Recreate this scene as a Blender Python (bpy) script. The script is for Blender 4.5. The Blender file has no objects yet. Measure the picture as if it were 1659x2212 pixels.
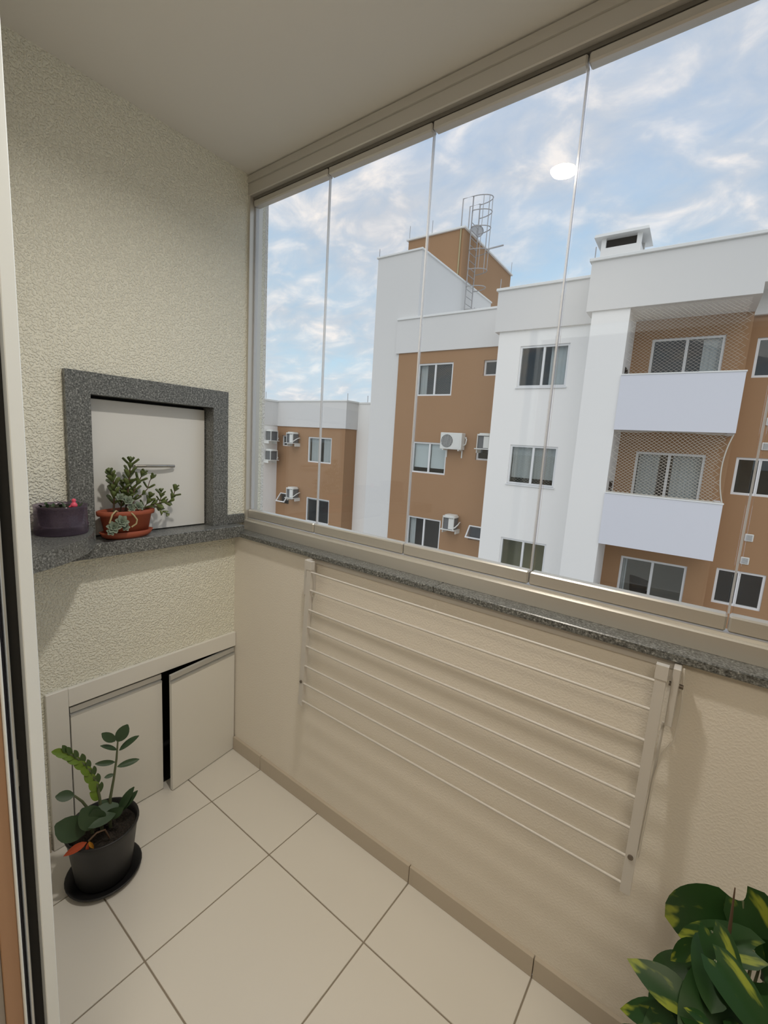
import bpy, bmesh, math, random
from mathutils import Vector, Matrix, Euler
random.seed(7)
PI = math.pi
SC = bpy.context.scene
COL = SC.collection

# ------------------------------------------------------------------ camera
cd = bpy.data.cameras.new('camera')
cam = bpy.data.objects.new('camera', cd); COL.objects.link(cam)
cam.location = (1.7770, -1.1953, 1.5369)
cam.rotation_euler = (1.41927, -0.061327, 0.650238)
cd.sensor_fit = 'HORIZONTAL'; cd.sensor_width = 36.0
cd.lens = 36.0 * 960.6 / 1659.0
cd.clip_start = 0.02; cd.clip_end = 400
SC.camera = cam

# ------------------------------------------------------------------ view
vs = SC.view_settings
vs.view_transform = 'Standard'; vs.look = 'None'; vs.gamma = 1.0
vs.exposure = 0.0; vs.use_curve_mapping = False
SC.cycles.use_denoising = True
SC.cycles.max_bounces = 10; SC.cycles.diffuse_bounces = 5
SC.cycles.transparent_max_bounces = 24
SC.cycles.sample_clamp_indirect = 6.0

# ------------------------------------------------------------------ sky
W = bpy.data.worlds.new('sky'); SC.world = W; W.use_nodes = True
nt = W.node_tree; nt.nodes.clear()
def N(t, **k):
    n = nt.nodes.new(t)
    for a, b in k.items(): setattr(n, a, b)
    return n
def LK(a, b): nt.links.new(a, b)
def M(op, a, b=None, c=None):
    n = N('ShaderNodeMath', operation=op)
    for i, v in enumerate((a, b, c)):
        if v is None: continue
        if isinstance(v, (int, float)): n.inputs[i].default_value = v
        else: LK(v, n.inputs[i])
    return n.outputs[0]
tc = N('ShaderNodeTexCoord')
sep = N('ShaderNodeSeparateXYZ'); LK(tc.outputs['Generated'], sep.inputs[0])
zz = M('MAXIMUM', sep.outputs['Z'], 0.0)
den = M('ADD', zz, 0.36)
cx = M('DIVIDE', sep.outputs['X'], den); cy = M('DIVIDE', sep.outputs['Y'], den)
cmb = N('ShaderNodeCombineXYZ'); LK(cx, cmb.inputs[0]); LK(cy, cmb.inputs[1])
mp = N('ShaderNodeMapping'); LK(cmb.outputs[0], mp.inputs[0])
mp.inputs['Rotation'].default_value = (0, 0, math.radians(-52)); mp.inputs['Scale'].default_value = (1.3, 1.75, 1)
def noise(scale, detail, rough, dist=0.0, off=(0, 0, 0)):
    m2 = N('ShaderNodeMapping'); LK(mp.outputs[0], m2.inputs[0]); m2.inputs['Location'].default_value = off
    n = N('ShaderNodeTexNoise'); LK(m2.outputs[0], n.inputs['Vector'])
    n.inputs['Scale'].default_value = scale; n.inputs['Detail'].default_value = detail
    n.inputs['Roughness'].default_value = rough; n.inputs['Distortion'].default_value = dist
    return n.outputs['Fac']
def ramp(fac, stops):
    r = N('ShaderNodeValToRGB'); LK(fac, r.inputs[0]); e = r.color_ramp.elements
    while len(e) < len(stops): e.new(0.5)
    for el, (p, c) in zip(e, stops): el.position = p; el.color = (*c, 1)
    return r.outputs[0]
def mix(f, a, b, bt='MIX'):
    n = N('ShaderNodeMix', data_type='RGBA', blend_type=bt)
    if isinstance(f, (int, float)): n.inputs['Factor'].default_value = f
    else: LK(f, n.inputs['Factor'])
    for i, v in ((6, a), (7, b)):
        if isinstance(v, tuple): n.inputs[i].default_value = (*v, 1)
        else: LK(v, n.inputs[i])
    return n.outputs[2]
blue = ramp(zz, [(0.0, (0.54, 0.75, 0.87)), (0.22, (0.45, 0.66, 0.83)), (0.5, (0.40, 0.55, 0.77)), (1.0, (0.34, 0.47, 0.70))])
n1 = noise(1.9, 7, 0.55, 0.3, (3.1, 1.7, 0)); n2 = noise(6.0, 6, 0.55, 0.4, (0.4, 5.2, 0)); n3 = noise(0.55, 3, 0.5, 0.0, (7.3, 2.0, 0))
dens = M('ADD', M('MULTIPLY', n1, 0.62), M('MULTIPLY', n2, 0.38))
mask = ramp(dens, [(0.34, (0.12, 0.12, 0.12)), (0.47, (0.55, 0.55, 0.55)), (0.62, (1, 1, 1))])
lit = ramp(n2, [(0.32, (0.49, 0.54, 0.63)), (0.50, (0.61, 0.63, 0.69)), (0.68, (0.92, 0.86, 0.84))])
sk = mix(mask, blue, lit)
hz = M('SUBTRACT', 1.0, M('MULTIPLY', M('MINIMUM', zz, 0.25), 4.0))
sk = mix(M('MULTIPLY', hz, 0.25), sk, (0.74, 0.84, 0.92))
gnd = M('GREATER_THAN', sep.outputs['Z'], -0.005)
sk = mix(gnd, (0.24, 0.24, 0.22), sk)
bg = N('ShaderNodeBackground'); LK(sk, bg.inputs[0]); bg.inputs[1].default_value = 1.12
LK(bg.outputs[0], N('ShaderNodeOutputWorld').inputs[0])

# veiled sun, low and soft, from over the roof behind the camera
sl = bpy.data.lights.new('veiled_sun', 'SUN'); sun = bpy.data.objects.new('veiled_sun', sl); COL.objects.link(sun)
sl.energy = 0.95; sl.angle = math.radians(70); sl.color = (1.0, 0.93, 0.85)
sun.rotation_euler = (math.radians(46), 0, math.radians(18))
sun['label'] = 'soft veiled daylight'; sun['category'] = 'light'

# ------------------------------------------------------------------ helpers
def tag(o, label=None, cat=None, group=None, kind=None):
    for k, v in (('label', label), ('category', cat), ('group', group), ('kind', kind)):
        if v: o[k] = v
    return o
def empty(name, loc=(0, 0, 0), rz=0.0, label=None, cat=None, group=None, kind=None, parent=None):
    o = bpy.data.objects.new(name, None); COL.objects.link(o)
    o.location = loc; o.rotation_euler = (0, 0, rz); o.empty_display_size = 0.05
    if parent: o.parent = parent
    return tag(o, label, cat, group, kind)

class MB:
    def __init__(s): s.v = []; s.f = []; s.smooth = []
    def add(s, vs, fs, sm=False):
        b = len(s.v); s.v += [tuple(v) for v in vs]
        s.f += [tuple(i + b for i in f) for f in fs]; s.smooth += [sm] * len(fs); return s
    def box(s, x0, x1, y0, y1, z0, z1, m=None):
        vs = [(x, y, z) for z in (z0, z1) for y in (y0, y1) for x in (x0, x1)]
        if m is not None: vs = [m @ Vector(v) for v in vs]
        return s.add(vs, [(0, 2, 3, 1), (4, 5, 7, 6), (0, 1, 5, 4), (2, 6, 7, 3), (0, 4, 6, 2), (1, 3, 7, 5)])
    def bbox(s, x0, x1, y0, y1, z0, z1, c=0.003):
        """box with chamfered edges"""
        bm = bmesh.new(); bmesh.ops.create_cube(bm, size=1.0)
        for v in bm.verts:
            v.co = ((x0 + x1) / 2 + v.co.x * (x1 - x0), (y0 + y1) / 2 + v.co.y * (y1 - y0), (z0 + z1) / 2 + v.co.z * (z1 - z0))
        bmesh.ops.bevel(bm, geom=bm.edges[:], offset=c, segments=1, affect='EDGES')
        bm.verts.index_update(); vs = [v.co.copy() for v in bm.verts]; fs = [[v.index for v in f.verts] for f in bm.faces]
        bm.free(); return s.add(vs, fs)
    def prism(s, poly, axis, a, b):
        """extrude a 2D polygon along an axis"""
        def P(p, t):
            return {'x': (t, p[0], p[1]), 'y': (p[0], t, p[1]), 'z': (p[0], p[1], t)}[axis]
        n = len(poly); vs = [P(p, a) for p in poly] + [P(p, b) for p in poly]
        fs = [tuple(range(n)), tuple(range(2 * n - 1, n - 1, -1))] + [(i, i + n, (i + 1) % n + n, (i + 1) % n) for i in range(n)]
        return s.add(vs, fs)
    def tube(s, pts, r, n=6, cap=True, sm=True):
        pts = [Vector(p) for p in pts]; rs = r if isinstance(r, (list, tuple)) else [r] * len(pts)
        vs = []; up = None
        for i, p in enumerate(pts):
            d = (pts[min(i + 1, len(pts) - 1)] - pts[max(i - 1, 0)]).normalized()
            if up is None: up = Vector((0, 0, 1)) if abs(d.z) < 0.9 else Vector((1, 0, 0))
            a = d.cross(up)
            if a.length < 1e-4: a = d.cross(Vector((1, 0, 0)))
            a.normalize(); b = a.cross(d).normalized(); up = b
            vs += [p + (a * math.cos(2 * PI * k / n) + b * math.sin(2 * PI * k / n)) * rs[i] for k in range(n)]
        fs = [(i * n + k, i * n + (k + 1) % n, (i + 1) * n + (k + 1) % n, (i + 1) * n + k) for i in range(len(pts) - 1) for k in range(n)]
        s.add(vs, fs, sm)
        if cap:
            m = len(pts) - 1
            s.add(vs[:n], [tuple(range(n - 1, -1, -1))]); s.add(vs[m * n:], [tuple(range(n))])
        return s
    def lathe(s, prof, n=28, sx=1.0, sy=1.0, c=(0, 0, 0), sm=True, close=True):
        vs = []; m = len(prof)
        for k in range(n):
            a = 2 * PI * k / n
            vs += [(c[0] + r * math.cos(a) * sx, c[1] + r * math.sin(a) * sy, c[2] + z) for r, z in prof]
        fs = [(k * m + i, ((k + 1) % n) * m + i, ((k + 1) % n) * m + i + 1, k * m + i + 1) for k in range(n) for i in range(m - 1)]
        return s.add(vs, fs, sm)
    def build(s, name, m, parent=None, **t):
        me = bpy.data.meshes.new(name); me.from_pydata(s.v, [], s.f); me.validate(); me.update()
        for p, sm in zip(me.polygons, s.smooth): p.use_smooth = sm
        bm = bmesh.new(); bm.from_mesh(me); bmesh.ops.recalc_face_normals(bm, faces=bm.faces[:]); bm.to_mesh(me); bm.free()
        return link(name, me, m, parent, **t)
def link(name, me, m, parent=None, mw=None, **t):
    if m is not None:
        me.materials.clear(); me.materials.append(MAT[m])
    o = bpy.data.objects.new(name, me); COL.objects.link(o)
    if parent is not None: o.parent = parent
    if mw is not None: o.matrix_local = mw
    return tag(o, **t)

# ------------------------------------------------------------------ materials
MAT = {}
def mat(name, col, rough=0.6, metal=0.0, spec=0.5, bump=None, var=None, trans=None, coat=0.0, speck=None, emit=None):
    m = bpy.data.materials.new(name); m.use_nodes = True; t = m.node_tree; b = t.nodes['Principled BSDF']
    b.inputs['Base Color'].default_value = (*col, 1); b.inputs['Roughness'].default_value = rough
    b.inputs['Metallic'].default_value = metal; b.inputs['Specular IOR Level'].default_value = spec
    b.inputs['Coat Weight'].default_value = coat
    def nd(k): return t.nodes.new(k)
    co = nd('ShaderNodeTexCoord')
    src = None
    if var:   # (scale, amount, second colour)
        n = nd('ShaderNodeTexNoise'); n.inputs['Scale'].default_value = var[0]; n.inputs['Detail'].default_value = 4
        t.links.new(co.outputs['Object'], n.inputs['Vector'])
        r = nd('ShaderNodeValToRGB'); r.color_ramp.elements[0].position = 0.5 - var[1]; r.color_ramp.elements[1].position = 0.5 + var[1]
        r.color_ramp.elements[0].color = (*col, 1); r.color_ramp.elements[1].color = (*var[2], 1)
        t.links.new(n.outputs['Fac'], r.inputs[0]); src = r.outputs[0]
    if speck:   # granite grains
        n = nd('ShaderNodeTexNoise'); n.inputs['Scale'].default_value = speck[0]; n.inputs['Detail'].default_value = 3; n.inputs['Roughness'].default_value = 0.7
        t.links.new(co.outputs['Object'], n.inputs['Vector'])
        r = nd('ShaderNodeValToRGB'); e = r.color_ramp.elements
        while len(e) < 4: e.new(0.5)
        for el, (p, c) in zip(e, speck[1]): el.position = p; el.color = (*c, 1)
        t.links.new(n.outputs['Fac'], r.inputs[0]); src = r.outputs[0]
    if src: t.links.new(src, b.inputs['Base Color'])
    if bump:
        n = nd('ShaderNodeTexNoise'); n.inputs['Scale'].default_value = bump[0]; n.inputs['Detail'].default_value = bump[3] if len(bump) > 3 else 2
        t.links.new(co.outputs['Object'], n.inputs['Vector'])
        r = nd('ShaderNodeMapRange'); r.inputs['From Min'].default_value = 0.42; r.inputs['From Max'].default_value = 0.66
        t.links.new(n.outputs['Fac'], r.inputs['Value'])
        bp = nd('ShaderNodeBump'); bp.inputs['Strength'].default_value = bump[1]; bp.inputs['Distance'].default_value = bump[2]
        t.links.new(r.outputs[0], bp.inputs['Height']); t.links.new(bp.outputs[0], b.inputs['Normal'])
    if emit:
        b.inputs['Emission Color'].default_value = (*emit[0], 1); b.inputs['Emission Strength'].default_value = emit[1]
    if trans is not None:   # thin see-through sheet: (tint, own weight)
        tr = nd('ShaderNodeBsdfTransparent'); tr.inputs[0].default_value = (*trans[0], 1)
        mx = nd('ShaderNodeMixShader'); mx.inputs[0].default_value = trans[1]
        t.links.new(tr.outputs[0], mx.inputs[1]); t.links.new(b.outputs[0], mx.inputs[2])
        t.links.new(mx.outputs[0], t.nodes['Material Output'].inputs['Surface'])
    MAT[name] = m; return m
def glass(name, tint, ior=1.5, rough=0.0, boost=1.0):
    m = bpy.data.materials.new(name); m.use_nodes = True; t = m.node_tree; t.nodes.clear()
    o = t.nodes.new('ShaderNodeOutputMaterial'); mx = t.nodes.new('ShaderNodeMixShader')
    tr = t.nodes.new('ShaderNodeBsdfTransparent'); tr.inputs[0].default_value = (*tint, 1)
    gl = t.nodes.new('ShaderNodeBsdfGlossy'); gl.inputs['Roughness'].default_value = rough
    fr = t.nodes.new('ShaderNodeLayerWeight'); fr.inputs['Blend'].default_value = 0.5   # Schlick: same from both sides
    pw = t.nodes.new('ShaderNodeMath'); pw.operation = 'POWER'; pw.inputs[1].default_value = 5.0
    ml = t.nodes.new('ShaderNodeMath'); ml.operation = 'MULTIPLY_ADD'; ml.inputs[1].default_value = 0.96; ml.inputs[2].default_value = 0.04 * boost
    t.links.new(fr.outputs['Facing'], pw.inputs[0]); t.links.new(pw.outputs[0], ml.inputs[0]); t.links.new(ml.outputs[0], mx.inputs[0]); t.links.new(tr.outputs[0], mx.inputs[1])
    t.links.new(gl.outputs[0], mx.inputs[2]); t.links.new(mx.outputs[0], o.inputs[0])
    MAT[name] = m
mat('plaster', (0.83, 0.825, 0.725), 0.85, bump=(150, 0.75, 0.004, 1))
mat('plaster_fine', (0.79, 0.745, 0.67), 0.85, bump=(170, 0.16, 0.003, 1))
mat('plaster_out', (0.80, 0.80, 0.78), 0.9, bump=(80, 0.8, 0.005, 2))
mat('ceiling_paint', (0.72, 0.70, 0.65), 0.9)
mat('tile', (0.71, 0.685, 0.635), 0.28, var=(3.0, 0.3, (0.69, 0.665, 0.615)))
mat('grout', (0.27, 0.23, 0.18), 0.9)
mat('skirting', (0.50, 0.44, 0.36), 0.4)
mat('granite', (0.2, 0.21, 0.21), 0.3, speck=(190, [(0.32, (0.030, 0.031, 0.030)), (0.45, (0.105, 0.11, 0.107)), (0.56, (0.175, 0.183, 0.178)), (0.70, (0.42, 0.43, 0.42))]))
mat('laminate', (0.76, 0.75, 0.71), 0.4)
mat('laminate_panel', (0.76, 0.765, 0.75), 0.35)
mat('alu', (0.60, 0.61, 0.61), 0.32, metal=0.75)
mat('steel', (0.42, 0.40, 0.37), 0.3, metal=1.0)
mat('track', (0.60, 0.58, 0.535), 0.34, metal=0.45)
mat('seal', (0.75, 0.77, 0.80), 0.12, trans=((0.9, 0.92, 0.95), 0.6))
mat('white_metal', (0.60, 0.575, 0.54), 0.35)
mat('shade_strip', (0.16, 0.15, 0.13), 0.6)
mat('leaf_mid', (0.045, 0.085, 0.02), 0.5)
mat('dark', (0.012, 0.012, 0.012), 0.8)
mat('navy_seal', (0.02, 0.02, 0.035), 0.6)
mat('frame_white', (0.84, 0.90, 0.94), 0.3)
mat('sash_reflection', (0.42, 0.25, 0.15), 0.5)
mat('grey_trim', (0.33, 0.30, 0.27), 0.6)
mat('room_wall', (0.78, 0.66, 0.50), 0.9)
mat('room_floor', (0.45, 0.38, 0.30), 0.5)
glass('clear_glass', (0.985, 0.995, 0.99))
glass('far_glass', (0.88, 0.90, 0.90), boost=1.2)
mat('cord', (0.75, 0.72, 0.66), 0.7)
mat('screw', (0.20, 0.17, 0.14), 0.5, metal=0.6)
mat('terracotta', (0.36, 0.085, 0.04), 0.55, var=(25, 0.3, (0.30, 0.07, 0.035)))
mat('soil', (0.030, 0.022, 0.016), 0.95, bump=(140, 1.0, 0.01))
mat('black_plastic', (0.014, 0.014, 0.015), 0.45)
mat('smoke_plastic', (0.16, 0.125, 0.17), 0.12, trans=((0.80, 0.74, 0.82), 0.34))
mat('pink', (0.75, 0.09, 0.16), 0.45)
mat('leaf_dark', (0.028, 0.060, 0.025), 0.5, var=(30, 0.3, (0.038, 0.075, 0.03)))
mat('leaf_lime', (0.10, 0.18, 0.015), 0.45, var=(30, 0.3, (0.15, 0.24, 0.02)))
mat('leaf_jade', (0.085, 0.125, 0.035), 0.42, var=(40, 0.3, (0.13, 0.17, 0.05)))
mat('leaf_grey', (0.17, 0.22, 0.16), 0.6, var=(40, 0.3, (0.22, 0.26, 0.20)))
mat('leaf_pothos', (0.010, 0.038, 0.006), 0.42, spec=0.3, var=(14, 0.08, (0.014, 0.048, 0.008)))
mat('leaf_withered', (0.40, 0.065, 0.02), 0.6)
mat('leaf_yellow', (0.50, 0.22, 0.02), 0.6)
mat('stem_green', (0.10, 0.12, 0.06), 0.6)
mat('stem_pale', (0.42, 0.36, 0.20), 0.6)
mat('stem_brown', (0.10, 0.06, 0.035), 0.7)
mat('lamp_glow', (1, 1, 1), 0.5, emit=((1.0, 0.90, 0.62), 3.0))
# variegated leaf: dark green with lime streaks running along the blade
m = mat('leaf_variegated', (0.012, 0.042, 0.007), 0.42, spec=0.3); t = m.node_tree
co = t.nodes.new('ShaderNodeTexCoord'); mpn = t.nodes.new('ShaderNodeMapping'); mpn.inputs['Scale'].default_value = (11, 34, 11)
nn = t.nodes.new('ShaderNodeTexNoise'); nn.inputs['Scale'].default_value = 1.0; nn.inputs['Detail'].default_value = 3
oi = t.nodes.new('ShaderNodeObjectInfo'); ad = t.nodes.new('ShaderNodeVectorMath'); ad.operation = 'ADD'
t.links.new(co.outputs['Object'], mpn.inputs[0]); t.links.new(mpn.outputs[0], ad.inputs[0]); t.links.new(oi.outputs['Location'], ad.inputs[1]); t.links.new(ad.outputs[0], nn.inputs['Vector'])
rr = t.nodes.new('ShaderNodeValToRGB'); rr.color_ramp.elements[0].position = 0.60; rr.color_ramp.elements[0].color = (0.012, 0.045, 0.008, 1)
rr.color_ramp.elements[1].position = 0.68; rr.color_ramp.elements[1].color = (0.20, 0.24, 0.025, 1)
t.links.new(nn.outputs['Fac'], rr.inputs[0]); t.links.new(rr.outputs[0], t.nodes['Principled BSDF'].inputs['Base Color'])

# ------------------------------------------------------------------ the balcony shell
WX = 0.025            # left wall face
WY = 0.012            # inner face of the parapet wall
H = 2.617             # ceiling
XR = 3.30             # right end
YD = -0.985           # wall with the sliding door
YB = 0.15             # outer face of the building
S = 'structure'

# left wall with the barbecue opening and the cupboard opening
def wall_holes_x(mb, x, y0, y1, z0, z1, holes, depth):
    ys = sorted({y0, y1, *[h[0] for h in holes], *[h[1] for h in holes]}); zs = sorted({z0, z1, *[h[2] for h in holes], *[h[3] for h in holes]})
    for a, b in zip(ys, ys[1:]):
        for c, d in zip(zs, zs[1:]):
            if any(h[0] <= a and b <= h[1] and h[2] <= c and d <= h[3] for h in holes): continue
            mb.box(x - depth, x, a, b, c, d)
mb = MB(); wall_holes_x(mb, WX, YD - 0.12, YB, 0, H, [(-0.583, -0.101, 1.0845, 1.6555), (-0.675, 0.005, 0.0, 0.545)], 0.30)
wl = mb.build('wall_left', 'plaster', label='rough cream plaster wall with the barbecue hatch', cat='wall', kind=S)
MB().box(WX - 0.38, WX - 0.30, -0.8, 0.1, 0, 1.8).build('backing', 'dark', wl)
MB().box(WX - 0.30, WX - 0.062, -0.582, -0.102, 1.086, 1.654).build('hearth', 'dark', wl)
MB().box(WX, XR, WY, YB - 0.01, 0, 1.083).build('wall_front', 'plaster_fine', label='smooth beige parapet wall under the glass panels', cat='wall', kind=S)
MB().box(XR, XR + 0.2, YD - 0.12, YB, 0, H).build('wall_right', 'plaster', label='plaster wall closing the far end of the balcony', cat='wall', kind=S)
mb = MB().box(WX - 0.3, XR + 0.2, YD, YB, H, H + 0.2).box(WX - 0.3, XR + 0.2, YD - 0.14, YD, 2.617, H + 0.2)
mb.build('ceiling', 'ceiling_paint', label='plain painted balcony ceiling', cat='ceiling', kind=S)
mb = MB().box(WX - 0.3, 0.93, YD - 0.14, YD, 0, H).box(2.75, XR + 0.2, YD - 0.14, YD, 0, H).box(0.93, 2.75, YD - 0.14, YD, 2.16, H)
mb.build('wall_back', 'plaster_fine', label='plaster wall around the sliding door opening', cat='wall', kind=S)

# floor: grout bed and single tiles
fl = MB().box(WX - 0.33, XR, YD - 0.14, WY, -0.15, -0.0035).build('floor', 'grout', label='beige ceramic tile floor of the balcony', cat='floor', kind=S)
gx = [0.03 - 0.36, 0.2558, 0.6343, 1.0937, 1.5373, 1.987, 2.437, 2.887, XR]
gy = [YD - 0.14, -0.6963, -0.2463, WY]
g = 0.0022
for i in range(len(gx) - 1):
    for j in range(3):
        MB().bbox(gx[i] + g, gx[i + 1] - g, gy[j] + g, gy[j + 1] - g, -0.012, 0.0, 0.0012).build('tile', 'tile', fl)
bb = empty('baseboard_front', (0, 0, 0), label='beige tile skirting along the parapet wall', cat='baseboard', kind=S)
bx = [0.043, 0.2558, 1.0937, 1.5373, 1.987, 2.437, 2.887, XR]
for a, b in zip(bx, bx[1:]):
    MB().bbox(a + 0.0013, b - 0.0013, 0.0, WY + 0.002, 0.0, 0.068, 0.0012).build('skirting_tile', 'skirting', bb)
MB().bbox(WX - 0.002, WX + 0.012, YD, -0.748, 0.0, 0.068, 0.001).build('baseboard_left', 'skirting', label='short tile skirting left of the white cupboard', cat='baseboard', kind=S)

# granite sill, two slabs
sill = empty('trim_1', label='grey granite sill on the parapet wall', cat='sill', kind=S)
for a, b in ((WX, 1.105), (1.107, XR)):
    MB().bbox(a, b, -0.012, YB + 0.02, 1.083, 1.104, 0.0025).build('slab', 'granite', sill)

# aluminium tracks of the folding glass
lt = empty('trim_2', label='lower aluminium track of the folding glass', cat='window track', kind=S)
MB().prism([(0.050, 1.1045), (0.050, 1.146), (0.053, 1.150), (0.062, 1.150), (0.064, 1.156), (0.070, 1.157), (0.073, 1.150), (0.125, 1.150), (0.13, 1.146), (0.13, 1.1045)], 'x', WX, XR).build('rail', 'track', lt)
ut = empty('trim_3', label='upper aluminium track of the folding glass under the ceiling', cat='window track', kind=S)
MB().prism([(0.064, 2.6165), (0.064, 2.612), (0.055, 2.611), (0.055, 2.584), (0.0605, 2.582), (0.0605, 2.579), (0.057, 2.577), (0.057, 2.538), (0.060, 2.535), (0.120, 2.535), (0.13, 2.540), (0.13, 2.6165)], 'x', WX, XR).build('rail', 'track', ut)
MB().box(WX, XR, 0.076, 0.106, 2.5245, 2.5345).build('shade_strip', 'shade_strip', ut)  # dark strip standing in for the shade between track and glass profile
MB().box(WX, WX + 0.012, 0.060, 0.125, 1.150, 2.535).build('trim_4', 'track', label='aluminium wall profile at the left end of the glass', cat='window profile', kind=S)
MB().box(WX - 0.30, WX, 0.1505, 0.165, -3, 5.2).build('wall_outer', 'plaster_out', label='rough white outer plaster at the corner beside the glass', cat='wall', kind=S)

# five and more glass leaves
gj = [WX + 0.014, 0.478, 0.924, 1.372, 1.836, 2.290, 2.745, XR - 0.004]
order = ['first', 'second', 'third', 'fourth', 'fifth', 'sixth', 'seventh']
for k in range(7):
    a, b = gj[k] + 0.002, gj[k + 1] - 0.002
    p = empty('window_%d' % (k + 1), ((a + b) / 2, 0.09, 1.157), label='%s frameless glass leaf counted from the barbecue wall' % order[k], cat='glass panel', kind=S)
    w = (b - a) / 2
    MB().box(-w + 0.004, w - 0.004, -0.004, 0.004, 0.035, 1.346).build('pane', 'clear_glass', p)
    MB().bbox(-w, w, -0.020, 0.016, 0.001, 0.040, 0.004).build('bottom_profile', 'track', p)
    MB().bbox(-w, w, -0.016, 0.016, 1.341, 1.366, 0.004).build('top_profile', 'track', p)
    if k < 6: MB().box(w - 0.0012, w + 0.0032, -0.0045, 0.0045, 0.041, 1.340).build('edge_seal', 'seal', p)
    if k == 0: MB().box(-w - 0.001, -w + 0.0045, -0.006, 0.010, 0.041, 1.340).build('edge_seal', 'seal', p)

# ------------------------------------------------------------------ sliding door jamb at the left
dr = empty('door_1', (0.95, YD, 0), label='white aluminium jamb of the sliding balcony door', cat='door frame', kind=S)
def strip(name, m, y0, y1, dx=0.0, z1=2.16):
    return MB().bbox(-0.06, dx, y0, y1, 0.001, z1, 0.0012).build(name, m, dr)
strip('outer_stile', 'frame_white', -0.018, 0.0)
strip('brush_seal', 'dark', -0.034, -0.0181, -0.018)
strip('channel_fin', 'alu', -0.0385, -0.0341, -0.006)
strip('gasket', 'navy_seal', -0.045, -0.0386, -0.014)
strip('inner_lip', 'frame_white', -0.049, -0.0451, 0.0)
strip('reflection_strip', 'sash_reflection', -0.072, -0.0491, -0.004)  # brown strip painted for the room mirrored in the sash glass
strip('wall_reveal', 'grey_trim', -0.14, -0.0721, -0.006)
MB().bbox(-0.026, -0.016, -0.043, -0.030, 0.945, 0.995, 0.002).build('latch', 'steel', dr)
MB().box(0.0, 1.80, -0.10, -0.002, 2.11, 2.16).build('head_rail', 'frame_white', dr)

# ------------------------------------------------------------------ lit room behind the door
rm = MB()
rm.box(-0.6, 4.0, -4.8, -4.7, 0, H).box(-0.7, -0.6, -4.8, YD - 0.14, 0, H).box(4.0, 4.1, -4.8, YD - 0.14, 0, H)
rm.box(-0.7, WX - 0.3, YD - 0.14, YD, 0, H).box(XR + 0.2, 4.1, YD - 0.14, YD, 0, H)
rm.build('wall_room', 'room_wall', label='warm painted walls of the room behind the sliding door', cat='wall', kind=S)
MB().box(-0.7, 4.1, -4.8, YD - 0.14, H, H + 0.2).build('ceiling_room', 'ceiling_paint', label='ceiling of the room behind the sliding door', cat='ceiling', kind=S)
MB().box(-0.7, 4.1, -4.8, YD - 0.14, -0.15, -0.002).build('floor_room', 'room_floor', label='floor of the room behind the sliding door', cat='floor', kind=S)

def lamp(name, x, y, label, power, spot, r=0.045, col=(1.0, 0.80, 0.56)):
    p = empty(name, (x, y, H), label=label, cat='lamp', group='round ceiling downlights')
    MB().lathe([(r, -0.001), (r + 0.018, -0.001), (r + 0.018, -0.004), (r + 0.003, -0.010), (r, -0.006)], 28).build('ring', 'white_metal', p)
    MB().lathe([(0.0001, -0.004), (r, -0.004), (r, -0.0005)], 28).build('diffuser', 'lamp_glow', p)
    ld = bpy.data.lights.new('lamp_light', 'AREA'); lo = bpy.data.objects.new('lamp_light', ld); COL.objects.link(lo)
    lo.parent = p; lo.location = (0, 0, -0.0105)
    ld.energy = power; ld.color = col; ld.shape = 'DISK'; ld.size = 2 * r; ld.spread = math.radians(spot)
lamp('ceiling_downlight', 1.136, -0.494, 'small round downlight in the balcony ceiling, mirrored in the glass', 11.0, 155, 0.045, (1.0, 0.93, 0.82))
def fill_panel(x, y, label, power, w=0.45, col=(1.0, 0.87, 0.72)):  # unseen panel added to throw soft fill light through the door
    p = empty('added_fill_light', (x, y, H), label=label, cat='lamp')
    MB().box(-w - 0.02, w + 0.02, -w - 0.02, -w, -0.02, -0.001).box(-w - 0.02, w + 0.02, w, w + 0.02, -0.02, -0.001).box(-w - 0.02, -w, -w, w, -0.02, -0.001).box(w, w + 0.02, -w, w, -0.02, -0.001).build('frame', 'white_metal', p)
    MB().box(-w, w, -w, w, -0.012, -0.004).build('diffuser', 'lamp_glow', p)
    la = bpy.data.lights.new('lamp_light', 'AREA'); lo = bpy.data.objects.new('lamp_light', la); COL.objects.link(lo)
    lo.parent = p; lo.location = (0, 0, -0.016); la.energy = power; la.color = col; la.shape = 'SQUARE'; la.size = 2 * w
fill_panel(2.1, -1.85, 'added square soft fill light, unseen in the room behind the door', 15)

# ------------------------------------------------------------------ barbecue hatch
hz0, hz1 = 1.137, 1.7155
bq = empty('barbecue_hatch', (WX, -0.335, hz0), label='grey granite surround of the white barbecue hatch', cat='hatch')
F = 0.022
def pz(y, z): return (y + 0.335, z - hz0)
ol, orr, il, ir, it = -0.644, -0.043, -0.571, -0.113, 1.6435
MB().prism([pz(ol, hz0), pz(ol, hz1), pz(il, it), pz(il, hz0)], 'x', 0.0006, F).build('surround_slab', 'granite', bq)
MB().prism([pz(ol + 0.0008, hz1), pz(orr - 0.0008, hz1), pz(ir, it), pz(il, it)], 'x', 0.0006, F).build('surround_slab', 'granite', bq)
MB().prism([pz(orr, hz0), pz(orr, hz1), pz(ir, it), pz(ir, hz0)], 'x', 0.0006, F).build('surround_slab', 'granite', bq)
for yy0, yy1, zz0, zz1 in ((il - 0.0115, il, 1.1375, it), (ir, ir + 0.0115, 1.1375, it), (il - 0.0115, ir + 0.0115, it, it + 0.0115)):
    MB().box(-0.058, 0.0004, yy0 + 0.335, yy1 + 0.335, zz0 - hz0, zz1 - hz0).build('reveal_slab', 'granite', bq)
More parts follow.
